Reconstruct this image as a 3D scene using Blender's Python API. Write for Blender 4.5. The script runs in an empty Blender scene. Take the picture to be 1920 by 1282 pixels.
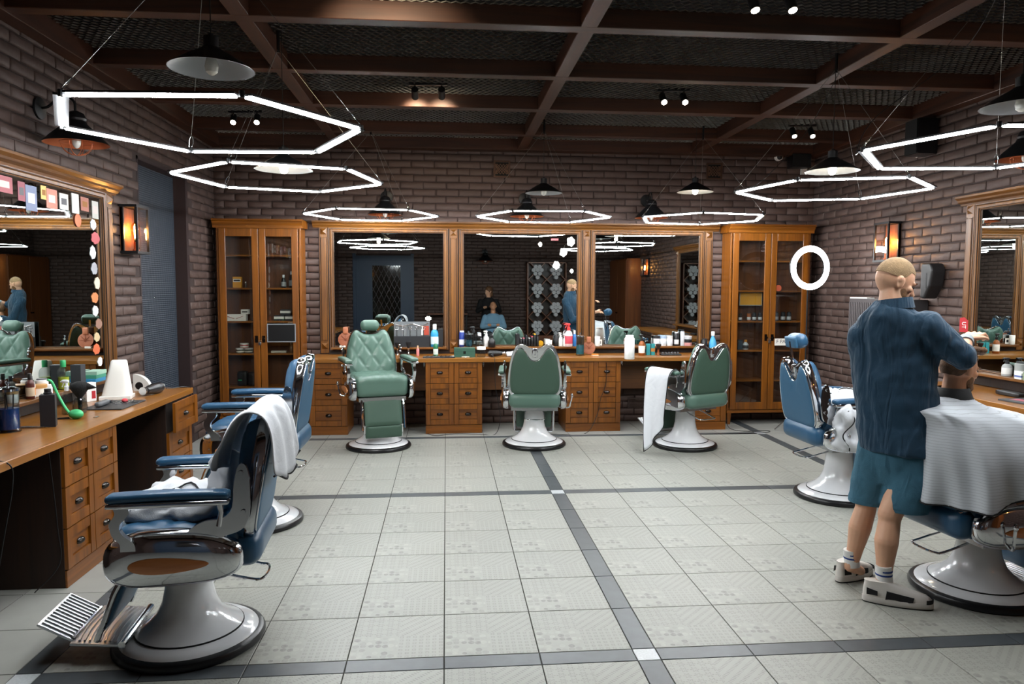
import bpy, bmesh, math, random
from mathutils import Vector, Matrix, noise
random.seed(7)
R = math.radians
PI = math.pi
SC = bpy.context.scene
COL = SC.collection

# ------------------------------------------------------------------ camera
FPX, PITCH, YAW, ROLL = 1387.55, 0.0732325, 0.0888903, 0.00295734   # focal length in pixels of the 1920 wide frame
CAM = Vector((0.0143, -3.2293, 1.6548))
F_ = Vector((math.sin(YAW) * math.cos(PITCH), math.cos(YAW) * math.cos(PITCH), -math.sin(PITCH)))
R0 = Vector((math.cos(YAW), -math.sin(YAW), 0))
U0 = R0.cross(F_)
R_ = R0 * math.cos(ROLL) + U0 * math.sin(ROLL)
U_ = U0 * math.cos(ROLL) - R0 * math.sin(ROLL)
cam_d = bpy.data.cameras.new('camera')
cam_d.sensor_width = 36.0
cam_d.lens = FPX / 1920 * 36
cam_d.clip_start = 0.05
cam = bpy.data.objects.new('camera', cam_d)
COL.objects.link(cam)
m_ = Matrix((R_, U_, -F_)).transposed().to_4x4()
m_.translation = CAM
cam.matrix_world = m_
SC.camera = cam

# ------------------------------------------------------------------ world, exposure
SC.view_settings.view_transform = 'Standard'
SC.view_settings.look = 'None'
SC.view_settings.gamma = 1
SC.view_settings.use_curve_mapping = False
SC.view_settings.exposure = 0.42
SC.cycles.max_bounces = 9
SC.cycles.diffuse_bounces = 4
SC.cycles.transparent_max_bounces = 12
SC.cycles.caustics_reflective = False
SC.cycles.caustics_refractive = False
w_ = bpy.data.worlds.new('world')
SC.world = w_
w_.use_nodes = True
w_.node_tree.nodes['Background'].inputs[0].default_value = (0.8, 0.9, 1, 1)
w_.node_tree.nodes['Background'].inputs[1].default_value = 0.2
LED = 225.0          # radiance of the LED tubes
LED_COL = (0.94, 0.975, 1.0)
WARM = (1.0, 0.62, 0.30)


def ray(px, py):
    return F_ + R_ * ((px - 960) / FPX) - U_ * ((py - 641) / FPX)


def AY(px, py, y):
    d = ray(px, py); return CAM + d * ((y - CAM.y) / d.y)


def AX(px, py, x):
    d = ray(px, py); return CAM + d * ((x - CAM.x) / d.x)


def AZ(px, py, z):
    d = ray(px, py); return CAM + d * ((z - CAM.z) / d.z)


def proj(p):
    v = Vector(p) - CAM; z = v.dot(F_)
    if z < 0.05: return None
    return (960 + FPX * v.dot(R_) / z, 641 - FPX * v.dot(U_) / z)


def mpp(p):            # metres for one photo pixel at p
    return (Vector(p) - CAM).dot(F_) / FPX


# ------------------------------------------------------------------ materials
def lin(h):
    if not isinstance(h, str): return tuple(h) + (1,) if len(h) == 3 else tuple(h)
    c = [int(h[i:i + 2], 16) / 255 for i in (0, 2, 4)]
    return tuple(x / 12.92 if x <= .04045 else ((x + .055) / 1.055) ** 2.4 for x in c) + (1,)


MATS = {}


def mat(name, col='808080', rough=.5, metal=0, emit=None, es=0, spec=.5, trans=0, ior=1.45, coat=0, bump=None, var=None, alpha=1, sheen=0, rnd=0):
    """one principled material; bump=(scale, strength, detail); var=(scale, amount) colour mottling; rnd = tone change per object"""
    if name in MATS: return MATS[name]
    m = bpy.data.materials.new(name); m.use_nodes = True
    nt = m.node_tree; b = nt.nodes['Principled BSDF']
    b.inputs['Base Color'].default_value = lin(col)
    b.inputs['Roughness'].default_value = rough
    b.inputs['Metallic'].default_value = metal
    b.inputs['IOR'].default_value = ior
    b.inputs['Specular IOR Level'].default_value = spec
    b.inputs['Transmission Weight'].default_value = trans
    b.inputs['Coat Weight'].default_value = coat
    b.inputs['Alpha'].default_value = alpha
    b.inputs['Sheen Weight'].default_value = sheen
    if emit:
        b.inputs['Emission Color'].default_value = lin(emit); b.inputs['Emission Strength'].default_value = es
    N, L = nt.nodes.new, nt.links.new
    tc = N('ShaderNodeTexCoord')
    csock = None
    if var:
        n = N('ShaderNodeTexNoise'); n.inputs['Scale'].default_value = var[0]; n.inputs['Detail'].default_value = 5
        L(tc.outputs['Object'], n.inputs['Vector'])
        mr = N('ShaderNodeMapRange'); mr.inputs[1].default_value = .3; mr.inputs[2].default_value = .7
        mr.inputs[3].default_value = 1 - var[1]; mr.inputs[4].default_value = 1 + var[1]
        L(n.outputs['Fac'], mr.inputs[0]); csock = mr.outputs[0]
    if rnd:
        oi = N('ShaderNodeObjectInfo'); mr2 = N('ShaderNodeMapRange')
        mr2.inputs[3].default_value = 1 - rnd; mr2.inputs[4].default_value = 1 + rnd
        L(oi.outputs['Random'], mr2.inputs[0])
        if csock:
            mu = N('ShaderNodeMath'); mu.operation = 'MULTIPLY'; L(csock, mu.inputs[0]); L(mr2.outputs[0], mu.inputs[1]); csock = mu.outputs[0]
        else: csock = mr2.outputs[0]
    if csock:
        vm = N('ShaderNodeVectorMath'); vm.operation = 'SCALE'; vm.inputs[0].default_value = lin(col)[:3]
        L(csock, vm.inputs['Scale']); L(vm.outputs[0], b.inputs['Base Color'])
    if bump:
        n = N('ShaderNodeTexNoise'); n.inputs['Scale'].default_value = bump[0]; n.inputs['Detail'].default_value = bump[2] if len(bump) > 2 else 4
        L(tc.outputs['Object'], n.inputs['Vector'])
        bp = N('ShaderNodeBump'); bp.inputs['Strength'].default_value = bump[1]; bp.inputs['Distance'].default_value = .004
        L(n.outputs['Fac'], bp.inputs['Height']); L(bp.outputs[0], b.inputs['Normal'])
    MATS[name] = m
    return m


def thin(name, tint='ffffff', refl=.06):
    """thin sheet of glass: straight-through light plus a faint reflection"""
    if name in MATS: return MATS[name]
    m = mat(name, tint); nt = m.node_tree; N, L = nt.nodes.new, nt.links.new
    t_ = N('ShaderNodeBsdfTransparent'); t_.inputs[0].default_value = lin(tint); g = N('ShaderNodeBsdfGlossy'); g.inputs['Roughness'].default_value = 0
    lw = N('ShaderNodeLayerWeight'); pw = N('ShaderNodeMath'); pw.operation = 'POWER'; pw.inputs[1].default_value = 4; L(lw.outputs['Facing'], pw.inputs[0])
    fr = N('ShaderNodeMath'); fr.operation = 'MULTIPLY_ADD'; fr.inputs[1].default_value = .5; fr.inputs[2].default_value = refl; L(pw.outputs[0], fr.inputs[0])
    mx = N('ShaderNodeMixShader'); L(fr.outputs[0], mx.inputs[0]); L(t_.outputs[0], mx.inputs[1]); L(g.outputs[0], mx.inputs[2])
    L(mx.outputs[0], nt.nodes['Material Output'].inputs[0]); return m


def wood(name, c1, c2, axis='Z', scale=1.0, rough=.38, coat=.25, coord='Object', knots=False):
    if name in MATS: return MATS[name]
    m = mat(name, c1, rough, coat=coat)
    nt = m.node_tree; b = nt.nodes['Principled BSDF']; N, L = nt.nodes.new, nt.links.new
    b.inputs['Coat Roughness'].default_value = .25
    tc = N('ShaderNodeTexCoord'); oi = N('ShaderNodeObjectInfo')
    ad = N('ShaderNodeVectorMath'); ad.operation = 'ADD'
    sc = N('ShaderNodeVectorMath'); sc.operation = 'SCALE'; sc.inputs[0].default_value = (13.1, 7.7, 3.3)
    L(oi.outputs['Random'], sc.inputs['Scale']); L(tc.outputs[coord], ad.inputs[0]); L(sc.outputs[0], ad.inputs[1])
    mp = N('ShaderNodeMapping')
    s = {'X': (1.2, 22, 22), 'Y': (22, 1.2, 22), 'Z': (22, 22, 1.2)}[axis]
    mp.inputs['Scale'].default_value = tuple(k * scale for k in s)
    L(ad.outputs[0], mp.inputs['Vector'])
    n = N('ShaderNodeTexNoise'); n.inputs['Scale'].default_value = 1.0; n.inputs['Detail'].default_value = 6; n.inputs['Roughness'].default_value = .62; n.inputs['Distortion'].default_value = .6
    L(mp.outputs[0], n.inputs['Vector'])
    cr = N('ShaderNodeValToRGB'); e = cr.color_ramp.elements
    e[0].position = .28; e[0].color = lin(c2); e[1].position = .72; e[1].color = lin(c1)
    L(n.outputs['Fac'], cr.inputs['Fac']); L(cr.outputs[0], b.inputs['Base Color'])
    bp = N('ShaderNodeBump'); bp.inputs['Strength'].default_value = .12; bp.inputs['Distance'].default_value = .002
    L(n.outputs['Fac'], bp.inputs['Height']); L(bp.outputs[0], b.inputs['Normal'])
    return m


M = {}
M['chrome'] = mat('chrome', 'd8dade', .07, 1)
M['alu'] = mat('aluminium', 'c4c7ca', .28, 1)
M['steel'] = mat('steel', 'b0b2b4', .22, 1)
M['blackmetal'] = mat('black_metal', '17181a', .38, .3)
M['enamel'] = mat('white_enamel', 'e6e8ea', .12, coat=.6)
M['rubber'] = mat('black_rubber', '101113', .32)
M['blackplastic'] = mat('black_plastic', '121214', .35)
M['greyplastic'] = mat('grey_plastic', '54575a', .45)
M['whiteplastic'] = mat('white_plastic', 'e8e6e0', .4)
M['paper'] = mat('white_paper', 'efece4', .85)
M['cloth'] = mat('white_towelling', 'c4c7cb', .95, bump=(260, .35, 3), sheen=.3)
M['trimblack'] = mat('black_piping', '0c0d10', .8)
M['mirror'] = mat('mirror_silver', 'd2d8d6', .0, 1)
M['glass'] = mat('clear_glass', 'ffffff', .0, trans=1, ior=1.45, spec=.5)
M['green'] = mat('green_leather', '536f63', .36, bump=(420, .10, 3), coat=.15)
M['greendk'] = mat('green_leather_back', '3b5346', .5, bump=(420, .10, 3))
M['blue'] = mat('blue_leather', '27506f', .36, bump=(420, .10, 3), coat=.15)
M['bluedk'] = mat('blue_leather_back', '2f5a78', .45, bump=(420, .10, 3))
M['copper'] = wood('copper_wood', 'e09a60', 'b4652e', 'Y', .6, .3, .3)
M['oakX'] = wood('oak_along_x', '8c510b', '5a3004', 'X', 1)
M['oakY'] = wood('oak_along_y', '8c510b', '5a3004', 'Y', 1)
M['oakZ'] = wood('oak_along_z', '8c510b', '5a3004', 'Z', 1)
M['topX'] = wood('worktop_along_x', '9a6526', '744614', 'X', .8, .3, .4)
M['topY'] = wood('worktop_along_y', '9a6526', '744614', 'Y', .8, .3, .4)
M['walnut'] = wood('inner_wood', '6a3c18', '47240d', 'Z', .7, .5, .1)
M['beamX'] = wood('beam_along_x', '54301e', '22110a', 'X', .5, .5, .15)
M['beamY'] = wood('beam_along_y', '54301e', '22110a', 'Y', .5, .5, .15)
M['redwood'] = wood('wardrobe_wood', '7a4418', '55290c', 'Z', .6, .45, .15)


# ------------------------------------------------------------------ mesh building
class MB:
    def __init__(s): s.v = []; s.f = []

    def add(s, vs, fs):
        o = len(s.v); s.v += [Vector(p) for p in vs]; s.f += [tuple(i + o for i in f) for f in fs]; return s

    def bb(s, x0, x1, y0, y1, z0, z1):
        return s.add([(x0, y0, z0), (x1, y0, z0), (x1, y1, z0), (x0, y1, z0), (x0, y0, z1), (x1, y0, z1), (x1, y1, z1), (x0, y1, z1)],
                     [(0, 3, 2, 1), (4, 5, 6, 7), (0, 1, 5, 4), (1, 2, 6, 5), (2, 3, 7, 6), (3, 0, 4, 7)])

    def box(s, c, sz, M_=None):
        n = len(s.v); x, y, z = (k / 2 for k in sz)
        s.bb(-x, x, -y, y, -z, z); mm = Matrix.Translation(c) @ (M_.to_4x4() if M_ else Matrix())
        for i in range(n, len(s.v)): s.v[i] = mm @ s.v[i]
        return s

    def bar(s, p0, p1, w, h, up=(0, 0, 1)):
        p0, p1 = Vector(p0), Vector(p1); d = (p1 - p0).normalized(); u = Vector(up)
        if abs(d.dot(u)) > .99: u = Vector((0, 1, 0))
        a = d.cross(u).normalized(); b = a.cross(d)
        vs = [p + a * sx * w / 2 + b * sy * h / 2 for p in (p0, p1) for sx, sy in ((-1, -1), (1, -1), (1, 1), (-1, 1))]
        return s.add(vs, [(0, 1, 2, 3), (7, 6, 5, 4), (0, 4, 5, 1), (1, 5, 6, 2), (2, 6, 7, 3), (3, 7, 4, 0)])

    def rings(s, rs, cap=True, closed=False):
        n = len(rs[0]); o = len(s.v)
        for r in rs: s.v += [Vector(p) for p in r]
        k = len(rs)
        for i in range(k if closed else k - 1):
            a, b = o + i * n, o + ((i + 1) % k) * n
            for j in range(n):
                j2 = (j + 1) % n; s.f.append((a + j, a + j2, b + j2, b + j))
        if cap and not closed:
            s.f.append(tuple(o + j for j in reversed(range(n)))); s.f.append(tuple(o + (k - 1) * n + j for j in range(n)))
        return s

    def lathe(s, prof, n=24, c=(0, 0, 0), sx=1, sy=1, cap=True):
        c = Vector(c); rs = []
        for r, z in prof:
            r = max(r, .0003)
            rs.append([c + Vector((r * sx * math.cos(2 * PI * j / n), r * sy * math.sin(2 * PI * j / n), z)) for j in range(n)])
        return s.rings(rs, cap=cap)

    def cyl(s, p0, p1, r0, r1=None, n=12):
        return s.tube([p0, p1], [r0, r0 if r1 is None else r1], n)

    def tube(s, pts, r, n=8, closed=False, flat=1.0):
        pts = [Vector(p) for p in pts]; k = len(pts)
        rr = r if isinstance(r, (list, tuple)) else [r] * k
        t0 = (pts[1] - pts[0]).normalized()
        u = Vector((0, 0, 1)) if abs(t0.z) < .9 else Vector((1, 0, 0))
        a = t0.cross(u).normalized(); rs = []
        for i in range(k):
            if closed: t = (pts[(i + 1) % k] - pts[i - 1]).normalized()
            else: t = (pts[min(i + 1, k - 1)] - pts[max(i - 1, 0)]).normalized()
            a = (a - t * a.dot(t)).normalized(); b = t.cross(a)
            rs.append([pts[i] + (a * math.cos(2 * PI * j / n) + b * flat * math.sin(2 * PI * j / n)) * rr[i] for j in range(n)])
        return s.rings(rs, closed=closed)

    def prism(s, poly, M_, h):
        n = len(poly); lo = [M_ @ Vector((x, y, 0)) for x, y in poly]; hi = [M_ @ Vector((x, y, h)) for x, y in poly]
        return s.rings([lo, hi])

    def ell(s, c, r, M_=None, nu=16, nv=10):
        c = Vector(c); rs = []
        for i in range(nv + 1):
            t = PI * (i / nv) * .998 + .003
            ring = []
            for j in range(nu):
                p = Vector((r[0] * math.sin(t) * math.cos(2 * PI * j / nu), r[1] * math.sin(t) * math.sin(2 * PI * j / nu), -r[2] * math.cos(t)))
                ring.append(c + (M_ @ p if M_ else p))
            rs.append(ring)
        return s.rings(rs)

    def rbox(s, half, r, n=10, disp=None, c=(0, 0, 0), M_=None):
        """rounded box, uniformly gridded, optionally displaced along its normal"""
        o = len(s.v); key = {}; c = Vector(c); hx = Vector(half); inner = Vector((max(hx.x - r, 0), max(hx.y - r, 0), max(hx.z - r, 0)))

        def vid(q):
            k = tuple(round(x * 1e4) for x in q)
            if k not in key:
                p = Vector((q[0] * hx.x, q[1] * hx.y, q[2] * hx.z))
                b = Vector([max(-inner[i], min(inner[i], p[i])) for i in range(3)])
                nn = p - b
                nn = nn.normalized() if nn.length > 1e-9 else Vector((0, 0, 1))
                w = b + nn * r
                if disp: w = disp(w, nn)
                key[k] = len(s.v); s.v.append(c + (M_ @ w if M_ else w))
            return key[k]
        ns = n if isinstance(n, (list, tuple)) else (n, n, n)
        for ax in range(3):
            a1, a2 = (ax + 1) % 3, (ax + 2) % 3
            for sg in (-1, 1):
                for i in range(ns[a1]):
                    for j in range(ns[a2]):
                        qs = []
                        for di, dj in ((0, 0), (1, 0), (1, 1), (0, 1)):
                            q = [0, 0, 0]; q[ax] = sg; q[a1] = -1 + 2 * (i + di) / ns[a1]; q[a2] = -1 + 2 * (j + dj) / ns[a2]
                            qs.append(vid(q))
                        s.f.append(tuple(qs if sg > 0 else reversed(qs)))
        return s

    def grid(s, P, closed_u=False):
        nu, nv = len(P), len(P[0]); o = len(s.v)
        for row in P: s.v += [Vector(p) for p in row]
        for i in range(nu - (0 if closed_u else 1)):
            for j in range(nv - 1):
                i2 = (i + 1) % nu
                s.f.append((o + i * nv + j, o + i2 * nv + j, o + i2 * nv + j + 1, o + i * nv + j + 1))
        return s

    def xf(s, M_, start=0):
        for i in range(start, len(s.v)): s.v[i] = M_ @ s.v[i]
        return s

    def mesh(s, name, m, smooth=35):
        me = bpy.data.meshes.new(name); me.from_pydata([tuple(p) for p in s.v], [], s.f)
        if m: me.materials.append(m)
        if smooth:
            me.polygons.foreach_set('use_smooth', [True] * len(me.polygons)); me.set_sharp_from_angle(angle=R(smooth))
        me.update(); return me

    def build(s, name, m, parent=None, smooth=35, bevel=0, seg=2, sub=0, fixn=False):
        me = s.mesh(name, m, smooth)
        if fixn:
            bm = bmesh.new(); bm.from_mesh(me); bmesh.ops.recalc_face_normals(bm, faces=bm.faces); bm.to_mesh(me); bm.free()
        o = bpy.data.objects.new(name, me); COL.objects.link(o)
        if parent: o.parent = parent
        if sub:
            md = o.modifiers.new('sub', 'SUBSURF'); md.levels = sub; md.render_levels = sub
        if bevel:
            md = o.modifiers.new('bev', 'BEVEL'); md.width = bevel; md.segments = seg; md.limit_method = 'ANGLE'; md.angle_limit = R(40); md.harden_normals = False
        return o


def tag(o, label=None, cat=None, group=None, kind=None):
    if label: o['label'] = label
    if cat: o['category'] = cat
    if group: o['group'] = group
    if kind: o['kind'] = kind
    return o


def thing(name, label, cat, loc=(0, 0, 0), rz=0, group=None):
    o = bpy.data.objects.new(name, None); COL.objects.link(o); o.empty_display_size = .05
    o.location = loc; o.rotation_euler = (0, 0, rz)
    return tag(o, label, cat, group)


def crom(pts, n=6, closed=False):
    """smooth a polyline"""
    P = [Vector(p) for p in pts]; k = len(P); out = []
    for i in range(k if closed else k - 1):
        p0, p1, p2, p3 = (P[(i - 1) % k], P[i], P[(i + 1) % k], P[(i + 2) % k]) if closed else (P[max(i - 1, 0)], P[i], P[i + 1], P[min(i + 2, k - 1)])
        for j in range(n):
            t = j / n
            out.append(.5 * ((2 * p1) + (p2 - p0) * t + (2 * p0 - 5 * p1 + 4 * p2 - p3) * t * t + (3 * p1 - p0 - 3 * p2 + p3) * t ** 3))
    if not closed: out.append(P[-1])
    return out


def linked(name, me, parent, loc, rot=(0, 0, 0), scale=(1, 1, 1)):
    o = bpy.data.objects.new(name, me); COL.objects.link(o); o.parent = parent
    o.location = loc; o.rotation_euler = rot; o.scale = scale
    return o


def text(body, size, m, loc, rot, parent=None, name='lettering', ext=.0006, align='CENTER'):
    cu = bpy.data.curves.new(name, 'FONT'); cu.body = body; cu.size = size; cu.align_x = align; cu.align_y = 'CENTER'; cu.extrude = ext
    cu.materials.append(m)
    tmp = bpy.data.objects.new(name, cu); COL.objects.link(tmp)
    me = bpy.data.meshes.new_from_object(tmp.evaluated_get(bpy.context.evaluated_depsgraph_get())); me.name = name
    bpy.data.objects.remove(tmp)
    o = bpy.data.objects.new(name, me); COL.objects.link(o); o.location = loc; o.rotation_euler = rot
    if parent: o.parent = parent
    return o
# ================================================================== THE ROOM
XL, XR, YB, YF, ZC = -2.68, 4.60, 5.75, -4.25, 3.28     # wall planes, underside of the beams
T = 0.43                                                 # floor tile
# ---- floor
m = mat('pattern_tile', 'c3c4bd', .42)
nt = m.node_tree; bs = nt.nodes['Principled BSDF']; N, L = nt.nodes.new, nt.links.new


def mth(op, a, b=None, c=None):
    n = N('ShaderNodeMath'); n.operation = op
    for i, k in enumerate((a, b, c)):
        if k is None: continue
        if isinstance(k, (int, float)): n.inputs[i].default_value = k
        else: L(k, n.inputs[i])
    return n.outputs[0]


tc = N('ShaderNodeTexCoord'); sx = N('ShaderNodeSeparateXYZ'); L(tc.outputs['Object'], sx.inputs[0])
oi = N('ShaderNodeObjectInfo')
X = mth('DIVIDE', sx.outputs[0], T); Y = mth('DIVIDE', sx.outputs[1], T)     # -.5 .. .5 on each tile
right = mth('GREATER_THAN', X, 0); far = mth('GREATER_THAN', Y, 0)


def cells(k, ox=0):
    u = mth('SUBTRACT', mth('FRACT', mth('ADD', mth('MULTIPLY', X, k), ox)), .5)
    v = mth('SUBTRACT', mth('FRACT', mth('MULTIPLY', Y, k)), .5); return u, v


u, v = cells(14)      # squares
sq = mth('MULTIPLY', mth('LESS_THAN', mth('MAXIMUM', mth('ABSOLUTE', u), mth('ABSOLUTE', v)), .3), mth('GREATER_THAN', mth('MAXIMUM', mth('ABSOLUTE', u), mth('ABSOLUTE', v)), .12))
lines = mth('LESS_THAN', mth('ABSOLUTE', mth('SUBTRACT', mth('FRACT', mth('MULTIPLY', X, 7)), .5)), .07)
pat_sq = mth('MAXIMUM', mth('MULTIPLY', sq, .8), mth('MULTIPLY', lines, -.6))
dg = mth('FRACT', mth('MULTIPLY', mth('SUBTRACT', X, Y), 8)); tk = mth('FRACT', mth('MULTIPLY', mth('ADD', X, Y), 22))
pat_dg = mth('MULTIPLY', mth('LESS_THAN', dg, .45), mth('LESS_THAN', tk, .5))      # diagonal rows of ticks
vo = N('ShaderNodeTexVoronoi'); vo.inputs['Scale'].default_value = 30; L(tc.outputs['Object'], vo.inputs['Vector']); vo.inputs['Randomness'].default_value = .35
vc = N('ShaderNodeSeparateColor'); L(vo.outputs['Color'], vc.inputs[0])
pat_ci = mth('MULTIPLY', mth('LESS_THAN', vo.outputs['Distance'], .48), mth('SUBTRACT', mth('MULTIPLY', vc.outputs[0], 2.2), .7))   # discs
u2, v2 = cells(9, .5)
rr_ = mth('SQRT', mth('ADD', mth('POWER', u2, 2), mth('POWER', v2, 2)))
an = mth('COSINE', mth('MULTIPLY', mth('ARCTAN2', v2, u2), 6))
pat_st = mth('LESS_THAN', mth('ABSOLUTE', mth('SUBTRACT', rr_, mth('ADD', .27, mth('MULTIPLY', an, .12)))), .07)     # stars
mixn = lambda f, a, b: mth('ADD', mth('MULTIPLY', a, mth('SUBTRACT', 1, f)), mth('MULTIPLY', b, f))
pat = mixn(far, mixn(right, pat_ci, pat_sq), mixn(right, pat_st, pat_dg))
nz = N('ShaderNodeTexNoise'); nz.inputs['Scale'].default_value = 9; L(tc.outputs['Object'], nz.inputs['Vector'])
nz2 = N('ShaderNodeTexNoise'); nz2.inputs['Scale'].default_value = 60; L(tc.outputs['Object'], nz2.inputs['Vector'])
val = mth('SUBTRACT', mth('ADD', 1.0, mth('MULTIPLY', mth('SUBTRACT', nz.outputs['Fac'], .5), .10)), mth('MULTIPLY', pat, mth('MULTIPLY', nz2.outputs['Fac'], .42)))
val = mth('MULTIPLY', val, mth('ADD', .96, mth('MULTIPLY', oi.outputs['Random'], .07)))
vm = N('ShaderNodeVectorMath'); vm.operation = 'SCALE'; vm.inputs[0].default_value = lin('999a92')[:3]; L(val, vm.inputs['Scale']); L(vm.outputs[0], bs.inputs['Base Color'])
M['tile'] = m
M['plain'] = mat('plain_tile', '90908a', .42, var=(6, .05), rnd=.04)
M['strip'] = mat('dark_tile', '464b4e', .36, var=(14, .12), rnd=.08)
M['corner'] = mat('white_tile', 'b8bcbe', .3, var=(90, .12))
M['grout'] = mat('grout', '35342f', .9)

fl = MB().bb(XL - .1, XR + .1, YF - .1, YB + .1, -.08, -.004).build('floor', M['grout'], smooth=0)
tag(fl, kind='structure')


def spans(lo, hi, start, seq):
    """tile spans along one axis, in tile units; seq lists (edge position of a strip)"""
    out = []; a = lo
    for s0 in seq:
        out.append((s0, s0 + .25, True))
    edges = sorted(seq)
    marks = [lo] + [e for s0 in edges for e in (s0, s0 + .25)] + [hi]
    for i in range(0, len(marks), 2):
        p, q_ = marks[i], marks[i + 1]
        if i == 0:
            k = q_
            while k > p + .02: out.append((max(k - 1, p), k, False)); k -= 1
        else:
            k = p
            while k < q_ - .02: out.append((k, min(k + 1, q_), False)); k += 1
    return sorted(out)


CX = spans(XL / T, XR / T, 0, [-4.25, 2.0, 8.25])
CY = spans(YF / T, YB / T, 0, [-6.5, -.25, 6.0, 11.25])
tile_me = {}
n_ = 0
rest_tile = MB()
for (y0, y1, sy_) in CY:
    for (x0, x1, sx_) in CX:
        inner = x0 >= -4.01 and x1 <= 8.26 and y1 <= 11.26
        kind = 'corner' if sx_ and sy_ else 'strip' if (sx_ or sy_) and x0 >= -4.3 and x1 <= 8.55 else 'tile' if inner else 'plain'
        if (sx_ or sy_) and kind == 'plain' and not sx_: kind = 'strip' if False else 'plain'
        w, d = (x1 - x0) * T - .005, (y1 - y0) * T - .005
        if w < .01 or d < .01: continue
        key = (kind, round(w, 3), round(d, 3))
        if y1 * T < -1.35:
            rest_tile.bb((x0 * T) + .0025, x1 * T - .0025, y0 * T + .0025, y1 * T - .0025, -.006, 0); continue
        if key not in tile_me:
            b = MB(); h = .0015
            b.rings([[(-w / 2, -d / 2, -.006), (w / 2, -d / 2, -.006), (w / 2, d / 2, -.006), (-w / 2, d / 2, -.006)],
                     [(-w / 2, -d / 2, -.0012), (w / 2, -d / 2, -.0012), (w / 2, d / 2, -.0012), (-w / 2, d / 2, -.0012)],
                     [(-w / 2 + h, -d / 2 + h, 0), (w / 2 - h, -d / 2 + h, 0), (w / 2 - h, d / 2 - h, 0), (-w / 2 + h, d / 2 - h, 0)]])
            tile_me[key] = b.mesh('tile', M[kind], 0)
        linked('tile', tile_me[key], fl, ((x0 + x1) / 2 * T, (y0 + y1) / 2 * T, 0))
        n_ += 1
rt = rest_tile.build('tiles', M['plain'], fl, 0); tag(rt, kind='stuff')

# ---- brick walls
M['brick'] = mat('painted_brick', '503f39', .62, bump=(28, .9, 8), var=(7, .12), rnd=.10)
M['mortar'] = mat('painted_mortar', '382c29', .85, bump=(60, .5, 6), var=(5, .15))
BH, BL, BD = .083, .272, .016
brick_me = []
for k in range(10):
    rnd = random.Random(k); b = MB(); hw, hh = BL / 2 - .0065, BH / 2 - .0062

    def ringp(ins, y, jit):
        out = []
        for (sx_, sz_) in ((-1, -1), (-.33, -1), (.33, -1), (1, -1), (1, 1), (.33, 1), (-.33, 1), (-1, 1)):
            out.append((sx_ * (hw - ins) + rnd.uniform(-jit, jit), -y + rnd.uniform(-jit, jit) * .6, sz_ * (hh - ins) + rnd.uniform(-jit, jit)))
        return out
    b.rings([ringp(-.001, -.004, 0), ringp(0, BD * .55, .003), ringp(.009, BD, .0032)])
    brick_me.append(b.mesh('brick', M['brick'], 60))


def brick_wall(name, origin, ux, length, holes, n_single, visible=True, cut=lambda a, z: True):
    """origin on the wall face at floor level, ux along the wall; bricks stand proud towards the room"""
    ux = Vector(ux); nrm = Vector((ux.y, -ux.x, 0)); origin = Vector(origin)   # local -Y of a brick points into the room
    rot = math.atan2(ux.y, ux.x)
    cand = []
    rows = int(3.42 / BH)
    for r_ in range(rows):
        z = (r_ + .5) * BH; off = (r_ % 2) * BL / 2 + (r_ * 37 % 5) * .006
        a = -off
        while a < length:
            c = a + BL / 2
            if -BL * .3 < c < length + BL * .3 and not any(h[0] - .02 < c < h[1] + .02 and h[2] - .01 < z < h[3] + .01 for h in holes):
                cand.append((c, z))
            a += BL
    sc_ = []
    for c, z in cand:
        sc = 1.0; cc = c
        lo, hi = max(c - BL / 2, 0), min(c + BL / 2, length)
        for h in holes:
            if h[2] - .01 < z < h[3] + .01:
                if lo < h[0] < hi and c < h[0]: hi = h[0]
                if lo < h[1] < hi and c > h[1]: lo = h[1]
        if hi - lo < .05: continue
        cc = (lo + hi) / 2; sc = (hi - lo) / BL
        p = origin + ux * cc + Vector((0, 0, z)); q = proj(p); area = 0
        if visible and q and -20 < q[0] < 1940 and -20 < q[1] < 1300 and cut(cc, z):
            q1 = proj(p - ux * BL / 2); q2 = proj(p + ux * BL / 2)
            if q1 and q2: area = abs(q1[0] - q2[0]) / mpp(p)
        sc_.append((area, cc, z, sc))
    sc_.sort(reverse=True)
    wall = MB(); wl = wall
    loc0 = origin
    # slab with openings: split in vertical strips around holes that go through
    cuts = sorted(set([0, length] + [h[i] for h in holes if len(h) > 4 for i in (0, 1)]))
    for a0, a1 in zip(cuts, cuts[1:]):
        mid = (a0 + a1) / 2; hs = [h for h in holes if len(h) > 4 and h[0] <= mid <= h[1]]
        zs = [(0, 3.6)]
        if hs: zs = [(0, hs[0][2]), (hs[0][3], 3.6)]
        for z0, z1 in zs:
            if z1 - z0 < .001: continue
            wl.add([(a0, 0, z0), (a1, 0, z0), (a1, .12, z0), (a0, .12, z0), (a0, 0, z1), (a1, 0, z1), (a1, .12, z1), (a0, .12, z1)],
                   [(0, 3, 2, 1), (4, 5, 6, 7), (0, 1, 5, 4), (1, 2, 6, 5), (2, 3, 7, 6), (3, 0, 4, 7)])
    w = wl.build(name, M['mortar'], smooth=0); w.location = loc0; w.rotation_euler = (0, 0, rot); tag(w, kind='structure')
    rest = MB(); k = 0
    for i, (area, c, z, sc) in enumerate(sc_):
        me = brick_me[(i * 7 + int(z * 100)) % 10]
        if i < n_single and area > 0:
            linked('brick', me, w, (c, 0, z), (0, 0, 0), (sc, 1, 1)); k += 1
        else:
            vs = [Vector((vv.co.x * sc + c, vv.co.y, vv.co.z + z)) for vv in me.vertices]
            rest.add(vs, [tuple(p.vertices) for p in me.polygons])
    rb = rest.build('bricks', M['brick'], w, 60); tag(rb, kind='stuff')
    return w


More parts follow.
